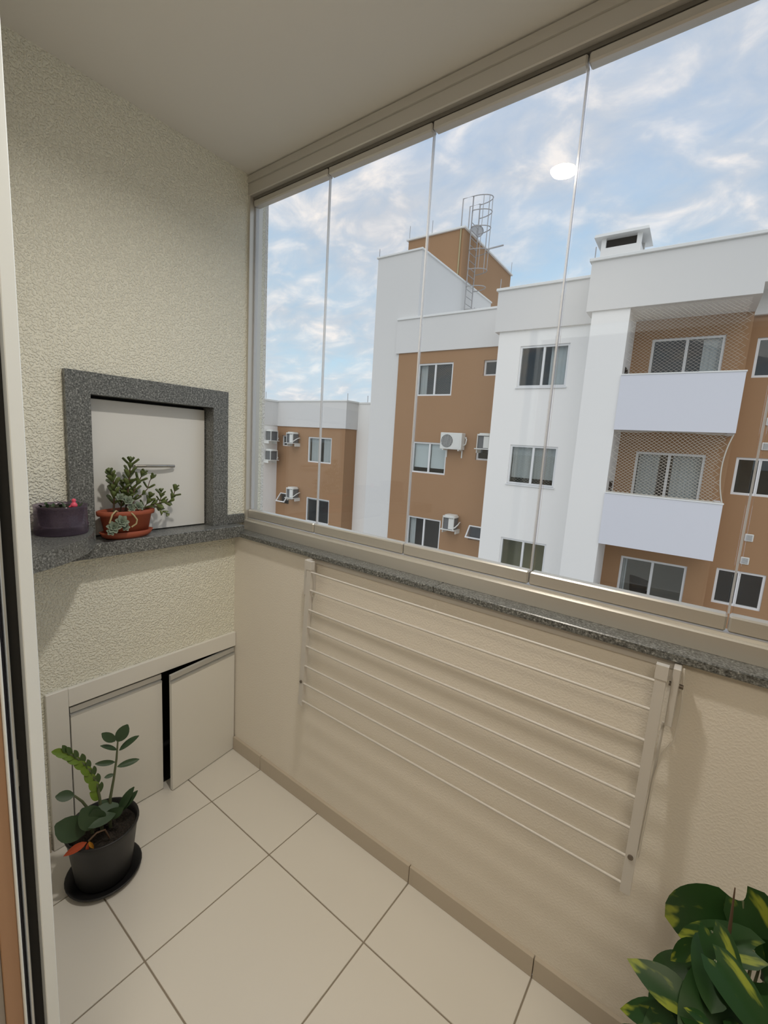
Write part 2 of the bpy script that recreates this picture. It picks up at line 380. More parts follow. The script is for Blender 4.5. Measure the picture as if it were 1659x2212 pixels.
d = MB().bbox(-0.056, -0.040, il + 0.335 + 0.002, ir + 0.335 - 0.004, 0.004, it - hz0 - 0.011, 0.0015).build('panel', 'laminate_panel', bq)
hp = [(-0.040, -0.075, 0.258), (-0.024, -0.078, 0.259), (-0.018, -0.04, 0.260), (-0.016, 0.0, 0.260), (-0.018, 0.04, 0.260), (-0.024, 0.074, 0.259), (-0.040, 0.071, 0.258)]
mbh = MB()
for a, b in zip(hp, hp[1:]):
    mbh.tube([a, b], 0.0055, 8)
mbh.build('handle', 'steel', d, label='curved brushed steel bar handle')

lg = empty('granite_ledge', (WX, -0.3, 1.085), label='long grey granite ledge under the barbecue hatch', cat='ledge')
MB().bbox(0.0005, 0.072, -0.55, 0.311, 0.0, 0.052, 0.002).box(-0.060, 0.0005, -0.282, 0.198, 0.0, 0.0518).build('slab', 'granite', lg)
MB().bbox(0.0, 0.016, 0.2585, 0.352, 0.0525, 0.094, 0.0015).build('upstand', 'granite', lg)
# rounded corner slab lying on the ledge
out = [(0.066 + 0.002, -0.588), (0.108, -0.597), (0.168, -0.624), (0.218, -0.656), (0.252, -0.689), (0.294, -0.732), (0.323, -0.776), (0.343, -0.812), (0.360, -0.850), (0.374, -0.90), (0.381, -0.95), (0.383, -0.984)]
poly = [(WX + 0.001, -0.984), (WX + 0.001, -0.652), (0.0475, -0.652), (0.0475, -0.588)] + out
mb = MB(); n = len(poly); top = [(x, y, 1.190) for x, y in poly]; bot = [(x, y, 1.1375) for x, y in poly]
mb.add(bot + top, [tuple(range(n - 1, -1, -1)), tuple(range(n, 2 * n))] + [(i, (i + 1) % n, (i + 1) % n + n, i + n) for i in range(n)])
mb.build('corner_shelf', 'granite', label='rounded grey granite corner shelf lying on the long ledge', cat='shelf')

# ------------------------------------------------------------------ low white cupboard
cf = 0.042 - WX
cb = empty('cupboard', (WX, -0.36, 0.0), label='low white built-in cupboard with two doors', cat='cupboard')
def cy_(y): return y + 0.36
mb = MB().bbox(0.0006, cf, cy_(-0.741), cy_(-0.675), 0.002, 0.612, 0.0015)
mb.build('frame_board', 'laminate', cb)
MB().bbox(0.0006, cf, cy_(-0.6745), cy_(0.0105), 0.541, 0.610, 0.0015).build('frame_board', 'laminate', cb)
MB().box(-0.29, -0.275, cy_(-0.672), cy_(0.002), 0.003, 0.54).box(-0.275, -0.02, cy_(-0.672), cy_(0.002), 0.001, 0.004).box(-0.275, -0.02, cy_(-0.672), cy_(0.002), 0.535, 0.54).box(-0.275, -0.02, cy_(-0.672), cy_(-0.668), 0.004, 0.535).box(-0.275, -0.02, cy_(-0.002), cy_(0.002), 0.004, 0.535).build('cavity', 'dark', cb)
def cdoor(name, w, m4):
    """door 336 mm wide, local x outwards, y along"""
    o = MB().bbox(-0.016, 0.0, 0.0, w, 0.004, 0.497, 0.001).build(name, 'laminate', cb); o.matrix_local = m4
    MB().prism([(0.0, 0.4975), (0.0, 0.505), (-0.010, 0.508), (-0.004, 0.514), (-0.006, 0.533), (-0.016, 0.535), (-0.016, 0.4975)], 'y', 0.0, w).build('grip_profile', 'alu', o, label='brushed aluminium grip profile')
    return o
cdoor('cupboard_door', 0.328, Matrix.Translation((cf, cy_(-0.671), 0)))
a = math.radians(7.2)
cdoor('cupboard_door', 0.333, Matrix.Translation((cf, cy_(0.006), 0)) @ Matrix.Rotation(a, 4, 'Z') @ Matrix.Translation((0, -0.333, 0)))

# ------------------------------------------------------------------ wall clothes dryer
rk = empty('clothes_rack', (1.15, WY, 0.5), label='white folding clothes rack hanging on the parapet wall', cat='clothes rack')
def rp(x, y, z): return Vector((x - 1.15, y - WY, z - 0.5))
xl, xr = 0.584, 1.732
def armpt(t, x): return rp(x, -0.040 - 0.024 * t, 1.078 - 0.575 * t)
for x, sgn in ((xl, -1), (xr, 1)):
    p0, p1 = armpt(0, x), armpt(1, x); dirv = (p1 - p0).normalized()
    m4 = Matrix.Translation(p0) @ Vector((0, 0, -1)).rotation_difference(dirv).to_matrix().to_4x4(); L = (p1 - p0).length
    arm = MB().box(-0.011, 0.011, -0.008, 0.008, -L, 0, m4).build('arm', 'white_metal', rk)
    MB().box(-0.0125, 0.0125, -0.0095, 0.0095, -0.03, 0.003, m4).build('end_cap', 'white_metal', arm)
    MB().tube([armpt(0.83, x) + Vector((0, 0.0, 0)) + Vector((0, -0.0115, 0)), armpt(0.83, x) + Vector((0, -0.004, 0))], 0.006, 10).build('pivot_screw', 'screw', arm)
    xb = x + sgn * 0.028
    br = MB().bbox(xb - 1.15 - 0.0075, xb - 1.15 + 0.0075, -0.052, -0.001, 0.44, 0.580, 0.0015).build('wall_bracket', 'white_metal', rk)
    MB().tube([rp(xb - 0.012 * sgn, -0.022, 1.035), rp(xb + sgn * 0.016, -0.022, 1.035)], 0.0055, 8).build('hinge_bolt', 'screw', br)
    xs = xb + sgn * 0.012
    cord = [rp(xs, -0.02, 1.078), rp(xs + sgn * 0.006, -0.022, 0.99), rp(xs + sgn * 0.004, -0.024, 0.905), rp(xs - sgn * 0.014, -0.030, 0.865), rp(xs - sgn * 0.022, -0.036, 0.80), rp(x + sgn * 0.014, -0.052, 0.62), rp(x + sgn * 0.012, -0.058, 0.60)]
    MB().tube(cord, 0.0022, 6).build('cord', 'cord', rk)
    MB().tube([rp(x + sgn * 0.018, -0.006, 0.93), rp(x + sgn * 0.016, -0.03, 0.75), rp(x + sgn * 0.013, -0.054, 0.60)], 0.0035, 6).build('stay', 'white_metal', rk)
for z in (1.040, 0.970, 0.893, 0.825, 0.748, 0.668, 0.595, 0.523):
    t = (1.078 - z) / 0.575
    a_, b_ = armpt(t, xl), armpt(t, xr)
    MB().tube([a_ + Vector((0, -0.004, 0)), b_ + Vector((0, -0.004, 0))], 0.0038, 8).build('rod', 'white_metal', rk)
MB().box(xl - 1.15 - 0.03, xr - 1.15 + 0.03, -0.007, -0.001, 0.560, 0.578).build('wall_rail', 'white_metal', rk)

# ------------------------------------------------------------------ leaves
def leaf_mesh(name, L, Wd, fold=0.2, droop=0.25, shape='oval', thick=0.0, nl=7, nw=4):
    """blade along +x, upper side +z"""
    vs, fs = [], []
    for i in range(nl + 1):
        t = i / nl
        if shape == 'oval': w = math.sin(PI * min(1, t * 0.98 + 0.01)) ** 0.62
        elif shape == 'spoon': w = (t ** 0.75) * math.sqrt(max(0.0, 1 - t ** 5)) * 1.05 + 0.08 * (1 - t)
        elif shape == 'lance': w = math.sin(PI * t ** 0.8) ** 0.9
        else:                                       # heart
            w = (max(0.0, 1 - t) ** 0.72) * (0.55 + 1.55 * t ** 0.6) * 0.92 if t > 0 else 0.42
        for j in range(nw + 1):
            u = j / nw * 2 - 1
            x = t * L - (0.16 * L * abs(u) ** 1.5 * (1 - t) ** 2 if shape == 'heart' else 0)
            z = fold * abs(u) * w * Wd * 0.5 - droop * L * t * t
            vs.append((x, u * w * Wd * 0.5, z))
    for i in range(nl):
        for j in range(nw):
            k = i * (nw + 1) + j; fs.append((k, k + 1, k + nw + 2, k + nw + 1))
    if thick:
        nb = len(vs); vs += [(x, y, z - thick * (1 - (2 * abs((i % (nw + 1)) / nw - 0.5)) ** 2) - 0.0004) for i, (x, y, z) in enumerate(vs)]
        fs += [tuple(reversed([q + nb for q in f])) for f in fs]
    me = bpy.data.meshes.new(name); me.from_pydata(vs, [], fs); me.update()
    for p in me.polygons: p.use_smooth = True
    return me
def frame(p, d, up=(0, 0, 1), roll=0.0, s=1.0):
    d = Vector(d).normalized(); up = Vector(up); y = up.cross(d)
    if y.length < 1e-3: y = Vector((0, 1, 0)).cross(d)
    y.normalize(); z = d.cross(y); R = Matrix((d, y, z)).transposed()
    return Matrix.Translation(p) @ R.to_4x4() @ Matrix.Rotation(roll, 4, 'X') @ Matrix.Scale(s, 4)
def leaf(parent, me, m, p, d, up=(0, 0, 1), roll=0.0, s=1.0, name='leaf'):
    if not me.materials: me.materials.append(MAT[m])
    o = bpy.data.objects.new(name, me); COL.objects.link(o); o.parent = parent
    o.matrix_local = frame(p, d, up, roll, s); return o
def leaf2(parent, me, L, m, a, b, up=(0.6, -0.3, 0.7), roll=0.0, wide=1.0):
    """leaf stretched from a to b"""
    a, b = Vector(a), Vector(b); o = leaf(parent, me, m, a, b - a, up, roll, (b - a).length / L)
    o.scale[1] *= wide; return o
LM = {}
LM['zz'] = leaf_mesh('zz_leaf', 0.06, 0.026, 0.25, 0.10); LM['zzl'] = leaf_mesh('zz_lime_leaf', 0.05, 0.030, 0.2, 0.15)
LM['zzd'] = leaf_mesh('zz_back_leaf', 0.05, 0.024, 0.2, 0.0); LM['big'] = leaf_mesh('zz_broad_leaf', 0.08, 0.05, 0.15, 0.12)
LM['jade'] = leaf_mesh('jade_leaf', 0.026, 0.020, 0.12, -0.12, 'spoon', 0.005, 6, 4); LM['grey'] = leaf_mesh('grey_leaf', 0.02, 0.014, 0.25, -0.1, 'oval', 0.002, 5, 4)
LM['heart'] = leaf_mesh('heart_leaf', 0.12, 0.085, 0.18, 0.22, 'heart', 0, 9, 6); LM['heart2'] = leaf_mesh('heart_leaf_green', 0.12, 0.085, 0.12, 0.15, 'heart', 0, 9, 6)
LM['lance'] = leaf_mesh('pointed_leaf', 0.12, 0.055, 0.2, 0.12, 'lance', 0, 8, 4)
LM['wither'] = leaf_mesh('withered_leaf', 0.06, 0.016, 0.9, 0.12, 'lance'); LM['soilbit'] = leaf_mesh('small_leaf', 0.016, 0.009, 0.2, 0.2)
LM['yellow'] = leaf_mesh('yellow_leaf', 0.04, 0.012, 0.5, 0.2, 'lance')

# ------------------------------------------------------------------ black floor pot with a young plant
PX, PY = 0.262, -0.660
zp = empty('potted_plant', (PX, PY, 0), label='young plant with lime and dark leaves in a round black pot on the floor', cat='potted plant')
def q(p): return Vector((p[0] - PX, p[1] - PY, p[2]))
MB().lathe([(0.0001, 0.001), (0.098, 0.001), (0.112, 0.014), (0.115, 0.022), (0.111, 0.023), (0.100, 0.008), (0.0001, 0.007)], 36).build('saucer', 'black_plastic', zp)
MB().lathe([(0.0001, 0.009), (0.080, 0.009), (0.084, 0.02), (0.103, 0.175), (0.110, 0.196), (0.109, 0.203), (0.104, 0.202), (0.099, 0.178), (0.097, 0.165)], 36).build('pot', 'black_plastic', zp)
mb = MB(); mb.lathe([(0.0001, 0.178), (0.03, 0.180), (0.06, 0.174), (0.085, 0.178), (0.100, 0.172)], 30)
mb.v = [(x, y, z + random.uniform(-0.004, 0.005)) for x, y, z in mb.v]
mb.build('soil', 'soil', zp)
st = [(0.277, -0.643, 0.17), (0.277, -0.64, 0.288), (0.281, -0.628, 0.36), (0.284, -0.619, 0.429), (0.286, -0.614, 0.495)]
MB().tube([q(p) for p in st], [0.0055, 0.005, 0.004, 0.0035, 0.0025], 7).build('stem', 'stem_green', zp)
L6 = 0.06
for a_, b_, w in (((0.286, -0.616, 0.493), (0.298, -0.588, 0.545), 1.5), ((0.284, -0.621, 0.497), (0.275, -0.656, 0.538), 1.2), ((0.287, -0.611, 0.458), (0.310, -0.56, 0.499), 0.8),
                  ((0.285, -0.618, 0.463), (0.275, -0.660, 0.499), 0.7), ((0.285, -0.618, 0.400), (0.311, -0.558, 0.408), 0.75), ((0.283, -0.624, 0.42), (0.268, -0.677, 0.436), 0.75),
                  ((0.282, -0.627, 0.375), (0.276, -0.655, 0.377), 1.1), ((0.285, -0.618, 0.225), (0.302, -0.579, 0.305), 0.8), ((0.285, -0.618, 0.225), (0.308, -0.568, 0.287), 0.7),
                  ((0.276, -0.640, 0.26), (0.262, -0.660, 0.285), 1.2)):
    leaf2(zp, LM['zz'], L6, 'leaf_dark', q(a_), q(b_), wide=w, roll=random.uniform(-0.4, 0.4))
st = [(0.270, -0.665, 0.17), (0.267, -0.668, 0.296), (0.265, -0.673, 0.356), (0.260, -0.688, 0.410), (0.252, -0.710, 0.456), (0.244, -0.734, 0.489), (0.238, -0.752, 0.508)]
MB().tube([q(p) for p in st], [0.0055, 0.005, 0.0045, 0.004, 0.0035, 0.003, 0.002], 7).build('stem', 'stem_green', zp)
for k in range(16):
    t = 1.1 + k / 16 * 4.8; i = int(t); f = t - i; p = Vector(st[i]).lerp(Vector(st[min(i + 1, 6)]), f)
    dv = (Vector(st[min(i + 1, 6)]) - Vector(st[i])).normalized()
    side = 1 if k % 2 else -1
    out = Vector((0.45, 0.25, 0.15)) if side > 0 else Vector((0.35, -0.75, -0.1))
    if side > 0: out = Vector((0.15, 0.55, 0.35))
    dd = (dv * 0.9 + out * 0.55).normalized()
    leaf(zp, LM['zzd' if side > 0 else 'zzl'], 'leaf_mid' if side > 0 else 'leaf_lime', q(p), dd, (0.9, 0.1, 0.3), random.uniform(-0.3, 0.3), (1.0 if side < 0 else 0.85) - 0.012 * k)
leaf(zp, LM['zzl'], 'leaf_lime', q(st[6]), (-0.05, -0.6, 0.3), (0.9, 0.0, 0.4), 0, 0.7)
MB().tube([q(p) for p in ((0.262, -0.690, 0.17), (0.256, -0.699, 0.276), (0.251, -0.714, 0.312), (0.244, -0.733, 0.342))], [0.005, 0.0045, 0.004, 0.003], 7).build('stem', 'stem_green', zp)
leaf2(zp, LM['zz'], L6, 'leaf_dark', q((0.244, -0.733, 0.342)), q((0.225, -0.778, 0.358)), wide=1.5)
for a_, b_, w, r in (((0.290, -0.620, 0.262), (0.306, -0.722, 0.262), 1.0, 0.5), ((0.30, -0.69, 0.235), (0.300, -0.728, 0.318), 1.2, 0.2), ((0.290, -0.722, 0.225), (0.272, -0.792, 0.292), 1.2, 0.1),
                     ((0.29, -0.68, 0.23), (0.310, -0.700, 0.300), 1.1, -0.2), ((0.285, -0.66, 0.235), (0.335, -0.628, 0.272), 0.9, 0.2)):
    o = leaf2(zp, LM['big'], 0.08, 'leaf_dark', q(a_), q(b_), (0.85, -0.25, 0.5), r, w)
leaf2(zp, LM['wither'], 0.06, 'leaf_withered', q((0.322, -0.728, 0.216)), q((0.304, -0.790, 0.200)), wide=1.3)
leaf2(zp, LM['wither'], 0.06, 'leaf_withered', q((0.324, -0.726, 0.214)), q((0.334, -0.735, 0.176)), wide=0.9)
leaf2(zp, LM['yellow'], 0.04, 'leaf_yellow', q((0.323, -0.724, 0.216)), q((0.334, -0.712, 0.184)), wide=1.0)
MB().tube([q(p) for p in ((0.322, -0.724, 0.217), (0.324, -0.700, 0.231), (0.326, -0.677, 0.226), (0.325, -0.664, 0.185))], 0.003, 6).build('stem', 'stem_brown', zp)

# ------------------------------------------------------------------ terracotta planter on the ledge
TX, TY, TZ = 0.050, -0.468, 1.137
tp = empty('terracotta_planter', (TX, TY, TZ), label='jade succulents in an oval terracotta planter on the granite ledge', cat='potted plant')
def r(p): return Vector((p[0] - TX, p[1] - TY, p[2] - TZ))
ex = 0.50
def oval(mb, prof, n=36): return mb.lathe(prof, n, ex, 1.0)
oval(MB(), [(0.0001, 0.0015), (0.072, 0.0015), (0.084, 0.010), (0.093, 0.026), (0.090, 0.027), (0.080, 0.008), (0.0001, 0.006)]).build('saucer', 'terracotta', tp)
oval(MB(), [(0.0001, 0.008), (0.072, 0.008), (0.088, 0.084), (0.098, 0.086), (0.100, 0.092), (0.100, 0.102), (0.096, 0.104), (0.090, 0.100), (0.086, 0.085)]).build('pot', 'terracotta', tp)
oval(MB(), [(0.0001, 0.092), (0.04, 0.094), (0.089, 0.090)]).build('soil', 'soil', tp)
rnd = random.Random(3)
def stem_with_leaves(pts, m, me, r0, step, size, tip=True, spread=0.8):
    P = [r(p) for p in pts]
    MB().tube(P, [r0 * (1 - 0.5 * i / (len(P) - 1)) for i in range(len(P))], 6).build('stem', 'stem_brown', tp)
    seg = [(b - a).length for a, b in zip(P, P[1:])]; tot = sum(seg); s = tot * 0.30; k = 0
    while s < tot + 1e-6:
        u = s
        for i, l in enumerate(seg):
            if u <= l or i == len(seg) - 1: break
            u -= l
        p = P[i].lerp(P[i + 1], min(1, u / l)); d = (P[i + 1] - P[i]).normalized()
        a = d.orthogonal().normalized(); b = d.cross(a); an = k * PI / 2 + rnd.uniform(-0.3, 0.3)
        for q_ in (0, PI):
            o_ = a * math.cos(an + q_) + b * math.sin(an + q_)
            leaf(tp, me, m, p, d * rnd.uniform(0.35, 1.0) + o_ * spread, d, 0, size * rnd.uniform(0.85, 1.2))
        s += step; k += 1
    if tip:
        for q_ in range(3):
            o_ = a * math.cos(q_ * 2.1) + b * math.sin(q_ * 2.1)
            leaf(tp, me, m, P[-1], d * 1.2 + o_ * 0.5, o_, 0, size * 0.8)
J = 'leaf_jade'
stem_with_leaves([(0.045, -0.470, 1.225), (0.05, -0.462, 1.305), (0.05, -0.454, 1.373), (0.052, -0.451, 1.412)], J, LM['jade'], 0.004, 0.016, 1.25)
stem_with_leaves([(0.050, -0.512, 1.225), (0.05, -0.508, 1.296), (0.05, -0.508, 1.338), (0.052, -0.518, 1.372)], J, LM['jade'], 0.004, 0.016, 1.2)
stem_with_leaves([(0.055, -0.460, 1.235), (0.06, -0.452, 1.283), (0.062, -0.440, 1.324), (0.064, -0.426, 1.350), (0.064, -0.415, 1.370)], J, LM['jade'], 0.003, 0.019, 1.1)
stem_with_leaves([(0.060, -0.456, 1.235), (0.065, -0.443, 1.287), (0.068, -0.421, 1.294), (0.07, -0.400, 1.317), (0.07, -0.392, 1.345), (0.07, -0.384, 1.358)], J, LM['jade'], 0.0025, 0.034, 0.95)
stem_with_leaves([(0.060, -0.430, 1.225), (0.07, -0.404, 1.249), (0.072, -0.381, 1.256), (0.074, -0.348, 1.261), (0.074, -0.317, 1.263), (0.074, -0.302, 1.290), (0.074, -0.295, 1.312)], J, LM['jade'], 0.003, 0.017, 1.0)
stem_with_leaves([(0.072, -0.358, 1.258), (0.072, -0.350, 1.285), (0.072, -0.350, 1.300)], J, LM['jade'], 0.002, 0.013, 0.9)
stem_with_leaves([(0.074, -0.385, 1.256), (0.080, -0.365, 1.245), (0.084, -0.350, 1.226), (0.084, -0.339, 1.222)], J, LM['jade'], 0.002, 0.014, 0.8)
stem_with_leaves([(0.066, -0.420, 1.235), (0.070, -0.402, 1.262), (0.072, -0.392, 1.285)], J, LM['jade'], 0.002, 0.013, 1.0)
stem_with_leaves([(0.040, -0.486, 1.225), (0.045, -0.480, 1.280), (0.045, -0.476, 1.330)], J, LM['jade'], 0.003, 0.015, 1.1)
def rosette(c, nrm, size, m='leaf_grey'):
    nrm = Vector(nrm).normalized(); a = nrm.orthogonal().normalized(); b = nrm.cross(a); c = r(c)
    for ring, (n, lift, s) in enumerate(((6, 0.15, 1.0), (5, 0.6, 0.75), (3, 1.4, 0.5))):
        for k in range(n):
            an = 2 * PI * k / n + ring * 0.5 + rnd.uniform(-0.1, 0.1); o_ = a * math.cos(an) + b * math.sin(an)
            leaf(tp, LM['grey'], m, c, o_ + nrm * lift, nrm, 0, size * s)
for c, nn_, s in (((0.080, -0.475, 1.278), (0.8, -0.2, 0.6), 1.05), ((0.088, -0.441, 1.256), (0.8, 0.2, 0.6), 1.0), ((0.086, -0.466, 1.252), (0.9, 0, 0.4), 0.9), ((0.072, -0.497, 1.290), (0.7, -0.3, 0.6), 0.85),
                  ((0.106, -0.508, 1.208), (0.9, -0.1, 0.45), 1.2), ((0.106, -0.535, 1.190), (0.9, -0.2, 0.4), 1.25), ((0.108, -0.545, 1.176), (0.9, -0.2, 0.3), 0.8), ((0.104, -0.497, 1.186), (0.9, 0.1, 0.4), 0.85)):
    rosette(c, nn_, s)
MB().tube([r(p) for p in ((0.104, -0.548, 1.205), (0.108, -0.539, 1.236), (0.098, -0.523, 1.247), (0.082, -0.510, 1.238))], 0.0028, 6).build('stem', 'stem_pale', tp)
MB().tube([r(p) for p in ((0.090, -0.479, 1.244), (0.105, -0.466, 1.226), (0.108, -0.457, 1.210), (0.106, -0.459, 1.195), (0.104, -0.475, 1.184))], 0.0028, 6).build('stem', 'stem_pale', tp)

# ------------------------------------------------------------------ two smoked plastic bowls on the corner shelf
def bowl(loc, rr_, h, label, pink):
    b = empty('plant_bowl', loc, label=label, cat='plant bowl', group='smoked plastic bowls on the corner shelf')
    MB().lathe([(0.0001, 0.001), (rr_ * 0.97, 0.001), (rr_ * 1.0, 0.006), (rr_, h * 0.28), (rr_ * 1.02, h * 0.33), (rr_ * 0.98, h * 0.36), (rr_ * 0.97, h * 0.93), (rr_ * 1.0, h), (rr_ * 0.94, h), (rr_ * 0.86, h * 0.95), (rr_ * 0.82, h * 0.5), (rr_ * 0.75, h * 0.30), (0.0001, h * 0.28)], 36).build('bowl', 'smoke_plastic', b)
    MB().lathe([(0.0001, h * 0.31), (rr_ * 0.70, h * 0.31), (rr_ * 0.80, h * 0.6), (rr_ * 0.82, h * 0.90), (rr_ * 0.5, h * 0.96), (0.0001, h * 0.97)], 28).build('soil', 'soil', b)
    for k in range(22):
        an = rnd.uniform(0, 2 * PI); q_ = rr_ * 0.75 * math.sqrt(rnd.random())
        leaf(b, LM['soilbit'], 'leaf_dark', Vector((q_ * math.cos(an), q_ * math.sin(an), h * 0.94)), (rnd.uniform(-1, 1), rnd.uniform(-1, 1), rnd.uniform(0.1, 0.9)))
    if pink:
        o = MB(); o.lathe([(0.0001, 0.0), (0.009, 0.002), (0.010, 0.008), (0.007, 0.014), (0.004, 0.017), (0.006, 0.021), (0.0055, 0.026), (0.0001, 0.029)], 14, c=(0.045, 0.022, h * 0.95))
        o.tube([(0.045, 0.022, h * 0.95 + 0.008), (0.045, 0.008, h * 0.95 + 0.002)], [0.006, 0.002], 8)
        o.build('pink_ornament', 'pink', b, label='small pink bird-shaped ornament')
    return b
bowl((0.108, -0.690, 1.190), 0.073, 0.092, 'smoked plastic bowl with a pink ornament beside the hatch surround', True)
bowl((0.150, -0.870, 1.190), 0.075, 0.118, 'taller smoked plastic bowl half hidden by the door jamb', False)

# ------------------------------------------------------------------ variegated plant at the lower right
QX, QY = 1.985, -0.30
vp = empty('variegated_plant', (QX, QY, 0), label='trailing plant with heart-shaped lime-streaked leaves at the lower right', cat='potted plant')
def v_(p): return Vector((p[0] - QX, p[1] - QY, p[2]))
MB().lathe([(0.0001, 0.001), (0.105, 0.001), (0.115, 0.02), (0.145, 0.46), (0.150, 0.47), (0.150, 0.50), (0.140, 0.50), (0.135, 0.46)], 32).build('pot', 'black_plastic', vp)
MB().lathe([(0.0001, 0.462), (0.08, 0.466), (0.136, 0.458)], 24).build('soil', 'soil', vp)
VL = [((1.905, -0.250, 0.735), (1.802, -0.250, 0.655), 'heart', 'leaf_variegated', 1.25, (0.1, -0.8, 0.6)), ((1.930, -0.300, 0.745), (1.823, -0.300, 0.700), 'heart', 'leaf_variegated', 0.8, (0, -0.5, 0.85)),
      ((1.912, -0.250, 0.782), (1.985, -0.262, 0.700), 'heart', 'leaf_variegated', 1.2, (0.2, -0.8, 0.5)), ((1.868, -0.395, 0.672), (1.766, -0.40, 0.692), 'lance', 'leaf_variegated', 1.1, (0.1, -0.5, 0.8)),
      ((1.860, -0.330, 0.735), (1.822, -0.350, 0.682), 'lance', 'leaf_variegated', 0.9, (-0.2, -0.7, 0.6)), ((1.868, -0.360, 0.790), (1.915, -0.405, 0.735), 'heart', 'leaf_variegated', 1.0, (0.2, -0.4, 0.9)),
      ((1.872, -0.420, 0.800), (1.950, -0.460, 0.770), 'heart', 'leaf_variegated', 0.95, (0.1, -0.3, 0.95)), ((1.845, -0.395, 0.630), (1.762, -0.400, 0.588), 'lance', 'leaf_pothos', 1.0, (0, -0.4, 0.9)),
      ((1.880, -0.44, 0.712), (1.846, -0.452, 0.728), 'lance', 'leaf_variegated', 0.9, (0, -0.3, 0.95)), ((1.86, -0.38, 0.66), (1.90, -0.46, 0.70), 'heart2', 'leaf_pothos', 1.0, (0, -0.2, 1)),
      ((1.84, -0.40, 0.56), (1.745, -0.42, 0.545), 'lance', 'leaf_pothos', 1.0, (0, -0.4, 0.9)), ((1.90, -0.35, 0.70), (1.86, -0.46, 0.66), 'heart2', 'leaf_pothos', 1.1, (0.2, -0.1, 1)),
      ((1.88, -0.33, 0.74), (1.88, -0.42, 0.72), 'heart2', 'leaf_pothos', 1.1, (0, -0.2, 1)), ((1.93, -0.40, 0.70), (1.97, -0.50, 0.74), 'heart', 'leaf_variegated', 1.1, (0, -0.2, 1)),
      ((1.86, -0.36, 0.62), (1.81, -0.46, 0.60), 'heart2', 'leaf_pothos', 1.0, (0, -0.3, 1)), ((1.91, -0.28, 0.70), (1.86, -0.33, 0.735), 'heart2', 'leaf_pothos', 1.1, (0, -0.6, 0.8)),
      ((1.95, -0.30, 0.70), (2.03, -0.36, 0.74), 'heart2', 'leaf_pothos', 1.1, (0, -0.4, 0.9)), ((1.95, -0.25, 0.68), (1.99, -0.30, 0.76), 'heart2', 'leaf_pothos', 1.1, (0, -0.8, 0.6)),
      ((2.00, -0.25, 0.70), (2.09, -0.24, 0.74), 'heart', 'leaf_variegated', 1.1, (0, -0.5, 0.9)), ((1.86, -0.28, 0.62), (1.80, -0.30, 0.60), 'heart2', 'leaf_pothos', 1.2, (-0.2, -0.6, 0.7)),
      ((1.86, -0.30, 0.56), (1.83, -0.40, 0.60), 'heart2', 'leaf_pothos', 1.3, (-0.1, -0.5, 0.8)), ((1.92, -0.36, 0.64), (1.90, -0.44, 0.64), 'heart2', 'leaf_pothos', 1.3, (0, -0.4, 0.9)),
      ((1.98, -0.38, 0.68), (1.96, -0.48, 0.70), 'heart2', 'leaf_pothos', 1.2, (0, -0.2, 0.9)), ((1.88, -0.36, 0.60), (1.86, -0.48, 0.56), 'heart2', 'leaf_pothos', 1.2, (0, -0.2, 0.9))]
for a_, b_, k, m, w, up in VL:
    leaf2(vp, LM[k], 0.12, m, v_(a_), v_(b_), up, 0, w)
    mid = Vector(a_) * 0.55 + Vector((1.93, -0.32, 0.50)) * 0.45 + Vector((0, 0, 0.03))
    MB().tube([v_((1.95 + random.uniform(-0.03, 0.03), -0.31 + random.uniform(-0.03, 0.03), 0.46)), v_(mid), v_(a_)], [0.0035, 0.003, 0.002], 6).build('stem', 'stem_green', vp)
MB().tube([v_((1.93, -0.30, 0.47)), v_((1.898, -0.30, 0.70)), v_((1.896, -0.30, 0.762)), v_((1.892, -0.30, 0.838))], [0.004, 0.0035, 0.003, 0.001], 6).build('stem', 'stem_brown', vp)

# ------------------------------------------------------------------ the apartment building across the yard
DL = math.radians(2.5)
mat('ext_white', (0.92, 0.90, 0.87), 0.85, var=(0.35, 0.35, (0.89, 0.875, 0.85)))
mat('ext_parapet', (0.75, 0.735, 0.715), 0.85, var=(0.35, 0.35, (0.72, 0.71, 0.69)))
mat('ext_lavender', (0.74, 0.745, 0.80), 0.85)
mat('ext_brown', (0.385, 0.225, 0.120), 0.9, var=(0.5, 0.4, (0.355, 0.205, 0.108)))
mat('ext_cap', (0.82, 0.82, 0.80), 0.7)
mat('ext_frame', (0.80, 0.80, 0.80), 0.5)
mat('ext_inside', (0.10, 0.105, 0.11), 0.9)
mat('ext_inside_light', (0.85, 0.84, 0.80), 0.9)
mat('ext_inside_olive', (0.60, 0.57, 0.38), 0.9)
mat('curtain', (0.80, 0.82, 0.82), 0.9, trans=((1, 1, 1), 0.85))
mat('blind', (0.86, 0.90, 0.90), 0.8)
mat('ac_white', (0.74, 0.74, 0.70), 0.5)
mat('ac_dark', (0.13, 0.135, 0.14), 0.6)
mat('ac_grey', (0.34, 0.35, 0.36), 0.5)
mat('net_cord', (0.62, 0.58, 0.50), 0.8)
mat('galv', (0.42, 0.41, 0.41), 0.5, metal=0.3)
mat('dish', (0.40, 0.41, 0.43), 0.5)
mat('ground', (0.46, 0.44, 0.41), 0.95, var=(0.3, 0.3, (0.42, 0.41, 0.38)))
mat('shop_dark', (0.02, 0.022, 0.024), 0.6)
GZ = -6.2
MB().box(-70, 70, -40, 90, GZ - 0.3, GZ).build('ground', 'ground', label='paved yard between the two apartment buildings', cat='ground', kind=S)

OB = Vector((0, 10.7, 0)); RB = Matrix.Rotation(DL, 4, 'Z')
def LW(u, v, z): return OB + (RB @ Vector((u, v, z)))
AB = empty('apartment_building', OB, DL, label='white and brown apartment building across the yard', cat='building')

